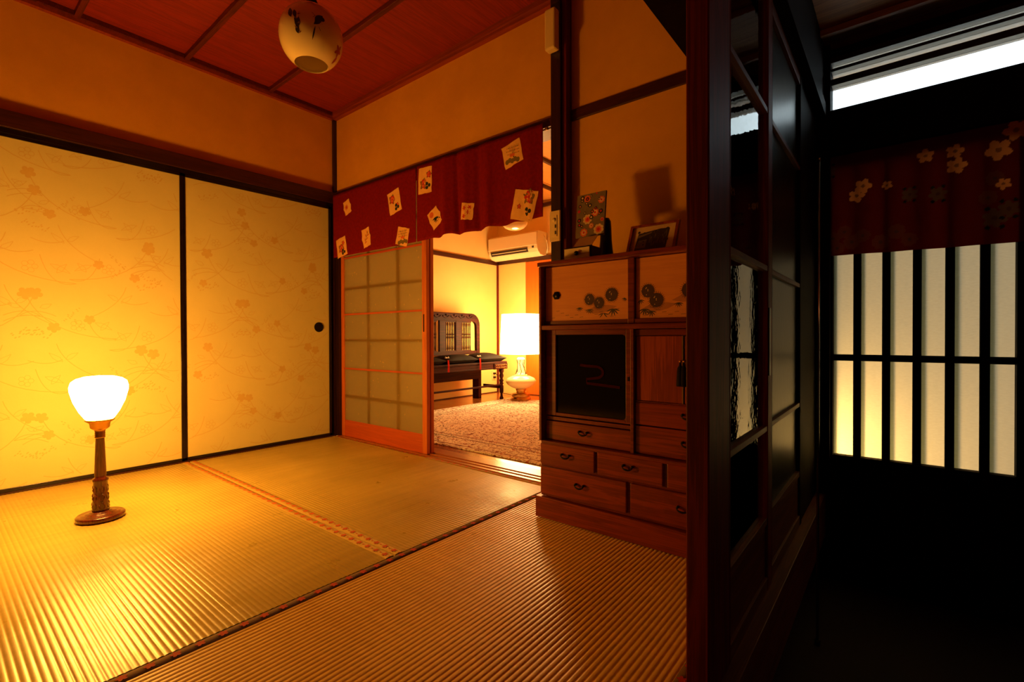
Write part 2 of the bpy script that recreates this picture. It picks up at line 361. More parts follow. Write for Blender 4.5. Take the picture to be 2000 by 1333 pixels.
# wall with the doorway
S('wall_back', (.0, 2.0, .01, .12, 1.80, 2.45), 'plaster')
S('wall_back_right', (2.07, 2.953, .0, .12, -.05, 2.45), 'plaster')
S('trim_7', (-.02, 2.0, -.022, .12, 1.77, 1.812), 'dark_x', None, .002, 'dark lintel above the dark red doorway curtain')
S('trim_8', (2.07, 2.95, -.012, .02, 1.766, 1.817), 'dark_x', None, .002, 'dark rail across the plaster above the cabinet')
S('trim_9', (2.0, 2.055, -.064, .13, 0, HC), 'dark', None, .002, 'dark post beside the doorway carrying the switch plate')
S('trim_10', (2.055, 2.078, -.05, .13, 0, HC), 'stile')

# ceiling: lapped boards, battens, cornice
ce = S('ceiling', (-.12, 3.0, -3.0, .12, HC + .06, HC + .12), 'dark_y')
x = .06 - .33
k = 0
while x < 2.64:
    x0 = max(x, -.01); x1 = min(x + .335, 2.66)
    mb = MB(); z = HC + .042
    v = [(x0, -2.98, z), (x1, -2.98, z + .006), (x1, 0, z + .006), (x0, 0, z)]
    mb.add(v + [(a, b, c + .01) for a, b, c in v], [(0, 1, 2, 3), (7, 6, 5, 4), (0, 4, 5, 1), (1, 5, 6, 2), (2, 6, 7, 3), (3, 7, 4, 0)])
    mb.build('ceiling_board', 'ceil_board', ce); x += .33; k += 1
for i in range(6):
    y = -.484 - i * .483
    MB().box(0, 2.66, y - .013, y + .013, HC + .018, HC + .044).build('batten', 'ceil_batten', ce, .002)
MB().box(-.01, .018, -2.98, 0, HC, HC + .03).build('cornice', 'cornice', ce)
MB().box(-.01, .034, -2.98, 0, HC + .02, HC + .05).build('cornice', 'ceil_batten', ce)
MB().box(0, 2.66, -.022, .02, HC, HC + .05).build('cornice', 'cornice', ce)
MB().box(0, 2.66, -.035, .02, HC + .016, HC + .05).build('cornice', 'cornice', ce)

# box wall hanging over the right side of the room, walls behind the camera
S('wall_upper_right', (2.65, 2.99, -3.0, -.013, 1.83, 2.42), 'gen')
S('wall_front', (-.12, 4.7, -3.08, -3.0, -.5, 2.5), 'plaster_dark')
S('wall_right', (4.6, 4.7, -3.0, .95, -.5, 2.5), 'plaster_dark')
S('roof_slab', (-1.2, 4.8, -3.1, .88, 2.5, 2.56), 'eave')
S('roof_slab_room', (-1.2, 2.45, .88, 3.2, 2.5, 2.56), 'eave')

# ================================================================== papered sliding doors
def motif(p, u, v, s, fl_):
    """a trailing branch with flowers, leaves and a grain ear"""
    def T(a, b): return (u + fl_ * a * s, v + b * s)
    cur = lambda pts, w: p.stroke([T(a, b) for a, b in pts], w * 1.4, 0)
    bz = lambda P0, P1, P2, n=9: [((1 - t) ** 2 * P0[0] + 2 * t * (1 - t) * P1[0] + t * t * P2[0], (1 - t) ** 2 * P0[1] + 2 * t * (1 - t) * P1[1] + t * t * P2[1]) for t in [i / n for i in range(n + 1)]]
    cur(bz((-.14, .15), (-.08, -.02), (.16, -.03)), .0022)
    p.flower(*T(-.145, .165), .026 * s, 0)
    cur(bz((-.10, .07), (-.14, .11), (-.21, .07)), .002); cur(bz((-.10, .07), (-.16, .08), (-.21, .045)), .002)
    for a, b, an, l in ((-.16, .105, 2.7, .04), (.08, .045, -.5, .07), (.10, .01, .9, .05), (-.02, -.12, .6, .05), (-.03, -.13, 2.4, .06)):
        q = []
        for t, h in ((0, 0), (.3, .8), (.6, .8), (1, 0), (.6, -.5), (.3, -.7)): q.append(T(a + l * t * math.cos(an) - h * .012 * math.sin(an), b + l * t * math.sin(an) + h * .012 * math.cos(an)))
        p.outline(q, .0018, 0)
    cur(bz((.16, -.03), (.08, -.06), (.05, .08)), .002)
    cx, cy = T(.02, .03)
    for k in range(5):
        a = k * 2 * PI / 5; r = .016 * s; q = [(cx + r * math.cos(a) + .010 * s * math.cos(b * PI / 3), cy + r * math.sin(a) + .010 * s * math.sin(b * PI / 3)) for b in range(6)]
        p.outline(q, .0016, 0)
    for k in range(16):
        t = k / 15; a, b = T(-.19 + .09 * t + .008 * math.sin(k * 2.4), -.02 + .03 * t + .011 * math.cos(k * 2.4)); p.leaf(a, b, .010 * s, .0045 * s, .7, 0)
    cur(bz((-.05, -.05), (-.03, -.14), (.08, -.20)), .002); cur(bz((-.03, -.12), (-.08, -.15), (-.14, -.12)), .002)
    p.flower(*T(.09, -.215), .022 * s, 0)
    for k in range(10):
        t = k / 9; a, b = T(.13 + .05 * t + .006 * math.sin(k * 2.4), -.16 - .06 * t); p.leaf(a, b, .009 * s, .004 * s, -.5, 0)
def fusuma(name, y0, y1, xo, label):
    d = thing(name, (xo, (y0 + y1) / 2, 0), label, None, None, 'structure'); f = .018
    z0, z1 = .006, 1.71
    MB().box(xo - .022, xo - .002, y0 + f, y1 - f, z0 + f, z1 - f).build('paper_panel', 'paper', d)
    for a, b in ((y0, y0 + f), (y1 - f, y1)): MB().box(xo - .026, xo + .004, a, b, z0, z1).build('door_stile', 'lacquer', d, .001)
    for a, b in ((z0, z0 + f), (z1 - f, z1)): MB().box(xo - .026, xo + .004, y0, y1, a, b).build('door_rail', 'lacquer', d, .001)
    p = Pr(); rr = random.Random(3)
    W = y1 - y0
    for row in range(6):
        for c in range(3):
            u = .18 + c * .33 + (row % 2) * .13 + rr.uniform(-.03, .03); v = .16 + row * .29 + rr.uniform(-.04, .04)
            motif(p, u, v, rr.uniform(1.0, 1.25), 1 if (row + c) % 2 else -1)
    p.build('floral_print', ['print_fus', 'paper'], lambda u, v, w: (xo - .002 + w, y0 + u, z0 + v), d, 0, .0003, (f, W - f, f, z1 - z0 - f))
    return d
d1 = fusuma('door_1', -.99, -.036, 0.0, 'cream papered sliding door with faint branches, nearest the corner')
d2 = fusuma('door_2', -1.965, -.985, .006, 'cream papered sliding door behind the lit lamp')
d2b = fusuma('door_3', -2.95, -1.96, .0, 'cream papered sliding door past the left edge of the picture')
# round black pull
pu = MB()
for r0, r1, xa, xb in ((.036, .034, .0, .004), (.034, .026, .004, .004), (.026, .024, .004, -.001)):
    n = 24; pu.add([(xa, -.134 + r0 * math.cos(2 * PI * k / n), .812 + r0 * math.sin(2 * PI * k / n)) for k in range(n)] + [(xb, -.134 + r1 * math.cos(2 * PI * k / n), .812 + r1 * math.sin(2 * PI * k / n)) for k in range(n)], [(k, (k + 1) % n, n + (k + 1) % n, n + k) for k in range(n)], 0, True)
pu.add([(-.0005, -.134 + .024 * math.cos(2 * PI * k / 24), .812 + .024 * math.sin(2 * PI * k / 24)) for k in range(24)], [tuple(range(24))])
tag(pu.build('door_pull', 'iron', d1), 'round black recessed pull')

# ================================================================== tatami mats
def tatami(x0, x1, y0, y1, ridge, label, heri_sides, mat, hm, dm):
    t = thing('tatami_mat', ((x0 + x1) / 2, (y0 + y1) / 2, -.052), label, 'tatami mat', 'tatami mats on the floor')
    MB().box(x0, x1, y0, y1, -.052, -.006).build('mat_core', 'heri', t)
    per = .0148; mb = MB(); hb = .034
    a0, a1 = (y0, y1) if ridge == 0 else (x0, x1)
    l0, l1 = (x0, x1) if ridge == 0 else (y0, y1)
    n = int((a1 - a0) / per) * 7; vs = []; seg = 2
    for i in range(n + 1):
        a = a0 + (a1 - a0) * i / n; ph = (a - a0) / per * PI
        am = .0017 if ridge == 0 else .0021; z = -.0009 - am + am * abs(math.sin(ph)) ** .5
        for j in range(seg + 1):
            l = l0 + (l1 - l0) * j / seg
            vs.append((l, a, z) if ridge == 0 else (a, l, z))
    fs = [(i * (seg + 1) + j, i * (seg + 1) + j + 1, (i + 1) * (seg + 1) + j + 1, (i + 1) * (seg + 1) + j) for i in range(n) for j in range(seg)]
    if ridge == 1: fs = [f[::-1] for f in fs]
    mb.add(vs, fs, 0, True).build('woven_rush_surface', mat, t)
    for sd in heri_sides:
        h0, h1 = (a0, a0 + hb) if sd < 0 else (a1 - hb, a1)
        m = MB(); prof = [(h0, -.008), (h0 + .003, .0002), ((h0 + h1) / 2, .0012), (h1 - .003, .0002), (h1, -.008)]
        nl = len(prof); vs = []
        for l in (l0, l1):
            for a, z in prof: vs.append((l, a, z) if ridge == 0 else (a, l, z))
        m.add(vs, [(i, i + 1, nl + i + 1, nl + i) for i in range(nl - 1)] + [tuple(range(nl)), tuple(range(2 * nl - 1, nl - 1, -1))], 0, True)
        h = m.build('border', hm, t)
        p = Pr(); L = l1 - l0; q = .03 if sd == 0 else 0
        for k in range(int(L / .05)):
            u = .025 + k * .05; p.flower(u, 0, .0115, 0, 5, .2, .5)
            p.flower(u + .025, .0, .004, 1, 4, .2, .5) if hm == 'heri2' else None
        hc = (h0 + h1) / 2
        p.build('border_flowers', [dm, 'heri_dot2'], lambda u, v, w: ((l0 + u, hc + v, .0012 + w) if ridge == 0 else (hc + v, l0 + u, .0012 + w)), t, 0, .0006)
    return t
tatami(.022, 1.974, -.968, -.014, 0, 'worn tatami mat in front of the open doorway, gold border with orange flowers', (-1, 1), 'tatami_x', 'heri2', 'heri_dot2')
tatami(.022, 1.974, -1.932, -.972, 0, 'tatami mat under the lit lamp', (-1, 1), 'tatami_x', 'heri2', 'heri_dot2')
tatami(.022, 1.974, -2.9, -1.936, 0, 'tatami mat nearest the bottom left of the room, behind the lamp mat', (-1, 1), 'tatami_x', 'heri2', 'heri_dot2')
tatami(1.978, 2.958, -1.93, -.014, 1, 'large foreground tatami mat in front of the cabinet, olive border with red flowers', (-1, 1), 'tatami_y', 'heri', 'heri_dot')
tatami(1.978, 2.958, -2.9, -1.936, 1, 'tatami mat beside the viewer, behind the foreground mat', (-1, 1), 'tatami_y', 'heri', 'heri_dot')

# ================================================================== glazed shoji doors in the doorway
def shoji(name, x0, x1, y0, label, front):
    d = thing(name, ((x0 + x1) / 2, y0, 0), label, None, None, 'structure')
    z0, z1, y1 = .004, 1.768, y0 + .026; st = .042
    for a, b in ((x0, x0 + .036), (x1 - st, x1)): MB().box(a, b, y0, y1, z0, z1).build('door_stile', 'shoji', d, .002)
    MB().box(x0 + .036, x1 - st, y0 + .002, y1 - .002, z0, .125).build('bottom_rail', 'shoji_x', d, .002)
    MB().box(x0 + .036, x1 - st, y0 + .002, y1 - .002, 1.73, z1).build('top_rail', 'shoji_x', d, .002)
    MB().box(x0 + .03, x1 - st + .004, y0 + .0055, y0 + .0085, .12, 1.735).build('glass_pane', 'shoji_glass' if front else 'clear_glass', d)
    for z in (.507, .905, 1.32): MB().box(x0 + .036, x1 - st, y0 + .000, y0 + .0054, z - .006, z + .006).build('glazing_bar', 'shoji_x', d)
    for z in (.308, .715, 1.09, 1.5): MB().box(x0 + .036, x1 - st, y0 + .018, y1 - .001, z - .008, z + .008).build('muntin', 'muntin', d)
    for x in (.384, .712): MB().box(x - .010 + x0 - .058, x + .010 + x0 - .058, y0 + .017, y1 - .001, .12, 1.735).build('muntin', 'muntin', d)
    MB().box(x1 - .030, x1 - .020, y0 - .0012, y0 + .002, .77, .88).build('finger_pull', 'iron', d)
    if front:
        p = Pr(); rr = random.Random(5)
        for k in range(70):
            u, v = rr.uniform(x0 + .05, x1 - .06), rr.uniform(.14, 1.4); a = rr.uniform(0, 6)
            for q in range(3): p.leaf(u, v, rr.uniform(.006, .014), .004, a + q * .7, 0)
        p.build('etched_leaves', ['print_glass'], lambda u, v, w: (u, y0 + .0054 - w, v), d, 0, .0001)
    return d
m, nt, bs = nodes('print_glass'); bs.inputs['Base Color'].default_value = (.5, .36, .12, 1); bs.inputs['Roughness'].default_value = .15; M['print_glass'] = m
shoji('door_4', .056, 1.012, .012, 'orange-framed sliding door with figured glass, closing the left half of the doorway', True)
shoji('door_5', .058, 1.010, .048, 'second orange-framed glazed sliding door stacked behind the first', False)

# ================================================================== doorway curtain (noren)
def clothy(u, v):
    """depth of the cloth at (x, z)"""
    t = max(0, min(1, (1.76 - v) / .44)); f = 0
    f += .0025 * math.sin(u * 31) * t
    for c, wd, am in ((1.07, .05, .4), (1.25, .035, 1.3), (1.335, .018, -1.5), (1.41, .03, .9), (1.50, .022, -1.0), (1.58, .03, .9), (1.70, .04, -.3), (1.86, .03, .5)):
        f -= .018 * am * math.exp(-((u - c - .01 * t) / wd) ** 2) * (.35 + .65 * t)
    return -.048 + f
nr = thing('doorway_curtain', (1.0, -.04, 1.32), 'dark red split curtain with scattered cream flower patches hanging across the doorway', 'curtain')
MB().tube([(.03, -.028, 1.757), (1.99, -.028, 1.757)], .004, 10).build('rod', 'steel', nr)
MB().tube([(1.947, -.030, 1.757), (1.962, -.030, 1.757)], .007, 10).build('rod_end', 'steel', nr)
def hem(u): return 1.322 + .004 * math.sin(u * 40) * (u > 1.1) + (.006 if 1.2 < u < 1.5 else 0) * math.sin((u - 1.2) * 20)
for a, b in ((.056, .992), (1.000, 1.943)):
    mb = MB().grid(lambda s, t: (a + (b - a) * s, clothy(a + (b - a) * s, hem(a) + (1.768 - hem(a)) * t), hem(a + (b - a) * s) + (1.782 - hem(a + (b - a) * s)) * t), 150, 24)
    c = mb.build('cloth_panel', 'noren', nr, 0, .0012)
    rr = random.Random(11)
    PT = [(.243, 1.664, .10, .11, 'star'), (.168, 1.388, .13, .148, 'peony'), (.470, 1.418, .11, .14, 'twig'), (.780, 1.605, .13, .16, 'rose'), (.860, 1.373, .125, .123, 'wist'), (1.078, 1.681, .13, .17, 'rose2'), (1.166, 1.442, .115, .122, 'bamboo'), (1.431, 1.435, .09, .10, 'maple'), (1.751, 1.677, .135, .13, 'wist'), (1.826, 1.400, .16, .165, 'rose3')]
    for u, v, pw, ph, kd in PT:
        if not (a < u < b): continue
        MBs = Pr()
        an = rr.uniform(-.28, .28) + (.35 if kd in ('star', 'twig', 'bamboo') else 0)
        q = []
        for sx, sy, n in ((-1, -1, 0), (1, -1, 0), (1, 1, 0), (-1, 1, 0)):
            for t in range(6):
                s0 = {(-1, -1): (-1 + t / 3, -1), (1, -1): (1, -1 + t / 3), (1, 1): (1 - t / 3, 1), (-1, 1): (-1, 1 - t / 3)}[(sx, sy)]
                x_, y_ = s0[0] * pw * .46 + rr.uniform(-.002, .002), s0[1] * ph * .46 + rr.uniform(-.002, .002)
                x_ *= 1 - .18 * abs(math.sin(s0[1] * 2.2)) * (kd in ('star', 'twig', 'bamboo'))
                q.append((u + x_ * math.cos(an) - y_ * math.sin(an), v + x_ * math.sin(an) + y_ * math.cos(an)))
        MBs.fan(q, 0, 4)
        if kd == 'star':
            for k in range(8): MBs.leaf(u - .01, v, .024, .006, k * PI / 4, 1)
        elif kd == 'maple':
            for du, dv in ((-.015, .02), (.012, -.005), (-.018, -.025), (.02, .02)):
                for k in range(6): MBs.leaf(u + du, v + dv, .016, .006, k * PI / 3, 1)
        elif kd == 'twig':
            for k in range(9): MBs.leaf(u - .02 + k * .004, v - .04 + k * .008, .035, .007, .5 + (k % 3) * .8, [1, 3, 2][k % 3])
        elif kd == 'bamboo':
            for k in range(6): MBs.leaf(u + .012, v + .005, .038, .010, -2.6 + k * .45, 4)
            MBs.disc(u - .03, v + .02, .018, 2)
        elif kd == 'wist':
            for k in range(9): MBs.stroke([(u + .01, v - .02), (u - .03 + k * .009, v + .045)], .0012, 4)
            for k in range(30): MBs.leaf(u - .04 + (k % 10) * .009, v + .0 + (k // 10) * .016, .007, .004, .8, [4, 4, 1][k % 3])
            for k in range(5): MBs.disc(u - .035 + k * .018, v - .035 + .006 * (k % 2), .013, 3)
            for k in range(4): MBs.disc(u - .01 + k * .006, v - .005, .008, 2)
        else:
            for du, dv, r in ((-.022, .018, .028), (.03, -.02, .012)) if kd == 'rose' else (((-.012, -.02, .03), (.035, .03, .02)) if kd == 'rose2' else (((.035, .035, .034), (-.03, .0, .012)) if kd == 'rose3' else ((.0, -.01, .032), (.02, .03, .014)))):
                for k in range(5): MBs.leaf(u + du, v + dv, r * 1.3, r * .8, k * 1.3, 3)
                MBs.flower(u + du, v + dv, r, 1, 6); MBs.flower(u + du, v + dv, r * .65, 2, 5, .9); MBs.disc(u + du, v + dv, r * .25, 1)
            for k in range(3): MBs.disc(u + .025 + .013 * math.cos(k * 2.1), v - .035 + .013 * math.sin(k * 2.1), .011, 4)
        MBs.build('flower_patch', ['patch', 'p_red', 'p_orange', 'p_green', 'p_dark'], lambda u, v, w: (u, clothy(u, v) - .0011 - w, v), c, .00002, .0006, None, False)

# ================================================================== switch plate and box on the post
sw = thing('switch_plate', (2.03, -.064, 1.27), 'cream switch plate with three rocker switches on the dark post', 'switch')
MB().box(1.998, 2.057, -.074, -.0642, 1.19, 1.335).build('plate', 'cream', sw, .003)
MB().box(2.013, 2.042, -.077, -.0738, 1.212, 1.312).build('switch_insert', 'cream', sw, .001)
for z in (1.222, 1.252): MB().box(2.031, 2.038, -.0785, -.0768, z, z + .016).build('rocker', 'cream_dk', sw)
MB().tube([(2.027, -.0765, 1.29), (2.027, -.080, 1.29)], .009, 14).build('dial', 'cream', sw)
bx = thing('chime_box', (2.02, -.064, 2.08), 'cream plastic box mounted high on the dark post under the ceiling', 'box')
MB().box(1.994, 2.052, -.108, -.0645, 2.085, 2.275).build('housing', 'cream', bx, .008)
MB().box(2.005, 2.05, -.0645, -.0642, 2.275, 2.32).build('mount', 'lacquer', bx)

# ================================================================== pendant lamp
PX, PY, PZ = 1.30, -.885, 2.045
pd = thing('pendant_lamp', (PX, PY, HC + .04), 'unlit milk glass pendant lamp painted with two dark birds, hanging from the red ceiling', 'lamp')
prof = []
for i in range(19):
    a = -1.02 + (1.35 + 1.02) * i / 18; prof.append((.131 * math.cos(a), .137 * math.sin(a)))
inner = [(r * .96, z * .96) for r, z in prof][::-1]
MB().lathe(PX, PY, prof + inner + [prof[0]], 40, 0, 1, False, PZ).build('glass_globe', 'milk', pd)
MB().lathe(PX, PY, [(.032, .125), (.036, .14), (.02, .17), (.008, .18)], 20, 0, 1, True, PZ).build('cap', 'iron', pd)
MB().tube([(PX, PY, PZ + .17), (PX, PY, HC + .01)], .004).build('cord', 'iron', pd)
MB().lathe(PX, PY, [(.045, 0), (.045, .012), (.02, .03)], 20, 0, 1, True, HC + .0).build('ceiling_rose', 'iron', pd)
MB().lathe(PX, PY, [(.012, -.03), (.028, 0), (.03, .03), (.016, .07), (.014, .12)], 16, 0, 1, True, PZ).build('bulb', 'milk', pd)
vd = math.atan2(-1.974 - PY, 3.299 - PX)        # direction towards the room's open side
def gmap(u, v, w):
    r = math.cos(v) * .131 + w; return (PX + r * math.cos(vd + u), PY + r * math.sin(vd + u), PZ + math.sin(v) * (.137 + w))
p = Pr()                                        # bird on a branch at right
p.leaf(.32, .62, -.34, .14, .75, 0); p.disc(.33, .62, .075, 0); p.leaf(.12, .36, -.42, .05, 1.35, 0); p.leaf(.10, .48, .36, .2, .8, 0)
p.stroke([(.22, .36), (.28, .26)], .012, 0); p.stroke([(.02, .75), (.12, .66), (.05, .6)], .010, 0)
p.build('painted_bird', ['ink', 'grey_brown', 'ink_red'], lambda u, v, w: gmap(u, v - .5, w), pd, .00004, .0006, None, False); p = Pr()
p.leaf(-.55, .80, -.3, .13, 1.85, 0); p.leaf(-.62, .55, .38, .16, 1.9, 0); p.leaf(-.5, .62, .5, .12, -1.35, 0); p.leaf(-.42, .25, .3, .14, 1.4, 0); p.leaf(-.42, .08, .22, .12, 1.8, 0)
for k in range(5): p.leaf(-.42, .1 + k * .13, .12, .04, [.4, 2.6][k % 2], 1); p.stroke([(-.42, .1 + k * .13), (-.36, .2 + k * .13)], .01, 0)
p.build('painted_bird', ['ink', 'grey_brown', 'ink_red'], lambda u, v, w: gmap(u, v - .5, w), pd, .00004, .0006, None, False); p = Pr()
for k in range(5): p.leaf(1.15, .05, .22, .11, k * 1.256, 2)
p.leaf(1.25, -.1, .3, .15, -1.4, 2)
p.build('painted_flower', ['ink', 'grey_brown', 'ink_red'], lambda u, v, w: gmap(u, v - .5, w), pd, .00004, .0006, None, False)

# ================================================================== table lamp on the tatami
LX, LY = .762, -1.512
lp = thing('table_lamp', (LX, LY, 0), 'lit table lamp with white glass shade and dark turned stem on the tatami', 'lamp')
MB().lathe(LX, LY, [(.074, 0), (.079, .004), (.08, .016), (.075, .021), (.066, .020), (.063, .024), (.052, .023), (.049, .028), (.038, .028), (.035, .032), (.024, .033)], 40).build('base', 'lampwood', lp)
MB().lathe(LX, LY, [(.028, .03), (.0285, .04), (.024, .1), (.0235, .15), (.026, .155), (.0265, .163), (.019, .168), (.0185, .176), (.0195, .18), (.0145, .33), (.017, .333)], 28).build('stem', 'lampwood', lp)
for k in range(6):      # carved scrolls round the lower stem
    a = k * PI / 3
    for i in range(3):
        z = .055 + i * .034; r = .0262 - i * .0016
        MB().tube([(LX + r * math.cos(a + .32 * math.sin(t)), LY + r * math.sin(a + .32 * math.sin(t)), z + .013 * math.cos(t)) for t in [q * PI / 5 for q in range(9)]], .0028, 6).build('carving', 'lampwood', lp)
MB().lathe(LX, LY, [(.016, .330), (.018, .334), (.016, .338), (.018, .342), (.016, .346), (.018, .350), (.016, .354), (.018, .358), (.017, .362), (.024, .366), (.031, .372), (.034, .392), (.048, .402), (.049, .406), (.036, .408)], 32).build('collar', 'brass', lp)
MB().lathe(LX, LY, [(.036, .404), (.046, .409), (.064, .438), (.082, .480), (.0925, .522), (.0935, .540), (.088, .560), (.074, .572), (.05, .580), (.02, .583), (.001, .584)], 40, 0, 1, False).build('glass_shade', 'globe', lp)

# ================================================================== cabinet
CX0, CX1, CF, CB = 2.157, 2.945, -.385, -.02; YR = -.356
cb = thing('cabinet', ((CX0 + CX1) / 2, -.2, 0), 'red-brown wooden cabinet with painted panels, smoked glass door and many drawers beside the doorway', 'cabinet')
MB().box(2.141, CX1 + .01, CF - .004, CB, .0018, .086).build('plinth', 'cab_x', cb, .002)
MB().box(CX0, CX1, CF + .014, CB, .088, .312).build('lower_case', 'cab_f', cb, .002)
MB().box(CX0, CX0 + .012, CF, CB, .314, 1.02).build('side_panel', 'cab_f', cb, .002)
MB().box(CX1 - .012, CX1, CF, CB, .314, 1.02).build('side_panel', 'cab_f', cb, .002)
MB().box(CX0 - .004, CX1 + .004, CF - .006, CB, 1.020, 1.038).build('top_board', 'cab_f', cb, .003)
MB().box(CX0 + .012, CX1 - .012, CF + .002, CB, .764, .782).build('shelf', 'cab_f', cb, .002)
MB().box(CX0 + .012, CX1 - .012, CF + .002, CB, .302, .316).build('shelf', 'cab_f', cb, .002)
MB().box(CX0 + .012, CX1 - .012, -.04, CB, .316, 1.02).build('back_panel', 'cab_in', cb)
MB().box(2.549, 2.561, YR - .012, CB - .02, .316, .764).build('divider', 'cab_f', cb, .001)
def handle(x, z, y, w, parent):
    h = MB(); pts = []
    for i in range(13): t = -1.25 + 2.5 * i / 12; pts.append((x + w * math.sin(t) * .62, y - .010 - .004 * math.cos(t), z + .006 - w * .42 * math.cos(t)))
    pts = [(pts[0][0] + .006, pts[0][1] + .004, pts[0][2] + .004)] + pts + [(pts[-1][0] - .006, pts[-1][1] + .004, pts[-1][2] + .004)]
    h.tube(pts, .003, 8, 0, [.0022] + [.002 + .0018 * math.sin(PI * i / 12) ** 2 for i in range(13)] + [.0022])
    for s in (-1, 1): h.tube([(x + s * w * .5, y - .012, z + .004), (x + s * w * .5, y + .001, z + .004)], .0045, 10)
    return h.build('handle', 'iron', parent)
def drawer(x0, x1, z0, z1, y, hx=None):
    d = MB().box(x0, x1, y, y + .22, z0, z1).build('drawer', 'cab_x', cb, .0025)
    if hx: handle(hx, (z0 + z1) / 2 + .006, y, .034, d)
    return d
drawer(2.164, 2.410, .222, .304, CF, 2.287); drawer(2.424, 2.674, .222, .304, CF, 2.549); drawer(2.690, 2.938, .222, .304, CF, 2.815)
drawer(2.164, 2.540, .102, .212, CF, 2.350); drawer(2.556, 2.938, .102, .212, CF, 2.745)
drawer(2.172, 2.545, .318, .394, YR, 2.350); drawer(2.563, 2.930, .318, .417, YR, 2.751); drawer(2.563, 2.930, .421, .501, YR, 2.751)
# smoked glass sliding door
gd = MB().box(2.172, 2.220, YR, YR + .02, .417, .764).box(2.525, 2.549, YR, YR + .02, .417, .764).box(2.220, 2.525, YR, YR + .02, .744, .764).box(2.220, 2.525, YR, YR + .02, .417, .430).build('glass_door', 'cab_f', cb, .0015)
for cx_, cz_, a0 in ((2.525, .744, 0), (2.525, .430, 1)):
    q = [(cx_, cz_)]; s = -1 if a0 == 0 else 1
    for k in range(6): t = k / 5 * PI / 2; q.append((cx_ - .014 + .014 * math.sin(t) , cz_ + s * .014 - s * .014 * math.cos(t)))
    MB().prism(q, YR + .001, YR + .018, 'y').build('rounded_corner', 'cab_f', gd)
MB().box(2.220, 2.525, YR + .008, YR + .011, .430, .744).build('pane', 'glass_black', gd)
MB().box(2.534, 2.539, YR - .004, YR + .002, .575, .59).build('catch', 'iron', gd)
# carved fretwork seen behind the smoked glass
fw = []
for t in range(11): a = PI / 2 - t * PI / 10; fw.append((2.40 + .03 * math.cos(a), .60 + .022 * math.sin(a)))
MB().ribbon([(2.33, .626), (2.36, .623)] + fw + [(2.36, .572), (2.36, .556), (2.50, .548)], .010, YR + .0045, YR + .0075, 'y').build('fretwork', 'fret', gd)
tag(MB().box(2.172, 2.549, YR + .002, YR + .022, .398, .412).build('rail', 'cab_f', cb, .001))
# painted sliding doors
def pom(p, u, v, r):
    rr = random.Random(int(u * 9999)); p.disc(u, v, r * .82, 1)
    for k in range(34):
        a = k * 2.4; d_ = r * (.35 + .65 * ((k * 7) % 10) / 10); p.leaf(u + .55 * d_ * math.cos(a), v + .55 * d_ * math.sin(a), r * .45, r * .10, a + rr.uniform(-.4, .4), 1)
    for k in range(26): a = k * .2417; p.stroke([(u + r * .7 * math.cos(a), v + r * .7 * math.sin(a)), (u + r * 1.04 * math.cos(a + .1), v + r * 1.04 * math.sin(a + .1))], .0011, 1)
    for k in range(5): a = k * 2.2; p.disc(u + r * .5 * math.cos(a) * (k % 3) / 1.6, v + r * .5 * math.sin(a), r * .06, 3)
def tuft(p, u, v, s):
    for k in range(6): p.leaf(u, v, s, s * .16, -.3 - k * .5, 2)
def painted(x0, x1, pos, tufts, ys, nm, rounded):
    d = MB().box(x0, x1, ys, ys + .012, .799, 1.018).build(nm, 'gold', cb, .001)
    p = Pr()
    for u, v, l in [(q[0] - .01, q[1] - .028, .09) for q in pos[1:]]: p.leaf(u - l * .55, v - .004, l * 1.5, .030, .12, 0)
    for k in range(14): u = x0 + .03 + (x1 - x0 - .06) * ((k * 5) % 14) / 14; p.stroke([(u, .812 + (k % 4) * .009), (u + .016, .813 + (k % 4) * .009)], .0012, 2)
    cl = (x0 + .002, x1 - .002, .802, 1.016); ms = ['gold_dk', 'pompom', 'ink', 'white_paint']
    p.build('painted_ground', ms, lambda u, v, w: (u, ys - w, v), d, .00002, .0003, cl)
    for i, q in enumerate(pos): p = Pr(); pom(p, *q); p.build('painted_flower', ms, lambda u, v, w: (u, ys - w, v), d, .00002, .0005 + .0004 * i, cl, False)
    for q in tufts: p = Pr(); tuft(p, *q); p.build('painted_leaf_tuft', ms, lambda u, v, w: (u, ys - w, v), d, .00002, .0004, cl, False)
    return d
k_ = lambda x: x - .034
pd1 = painted(2.172, 2.536, [(2.376, 0.879, .026), (2.417, 0.864, .026), (2.469, 0.892, .030)], [(2.332, 0.85, .018), (2.376, 0.842, .020), (2.435, 0.825, .024), (2.475, 0.84, .030), (2.522, 0.878, .014)], YR, 'painted_door', 0)
MB().tube([(2.226, YR + .001, .902), (2.226, YR - .0045, .902)], .017, 6).build('hexagonal_pull', 'iron', pd1)
pd2 = painted(2.563, 2.932, [(2.608, 0.898, .029), (2.639, 0.864, .031), (2.753, 0.893, .031), (2.843, 0.876, .028)], [(2.58, 0.868, .018), (2.595, 0.835, .026), (2.619, 0.827, .022), (2.717, 0.852, .018), (2.804, 0.832, .02)], YR + .006, 'painted_door', 1)
MB().box(2.536, 2.561, YR - .006, YR + .014, .782, 1.02).build('door_post', 'cab_f', cb, .002)
MB().box(CX0 + .012, CX1 - .012, YR - .004, YR + .016, .782, .800).build('rail', 'cab_f', cb, .001)
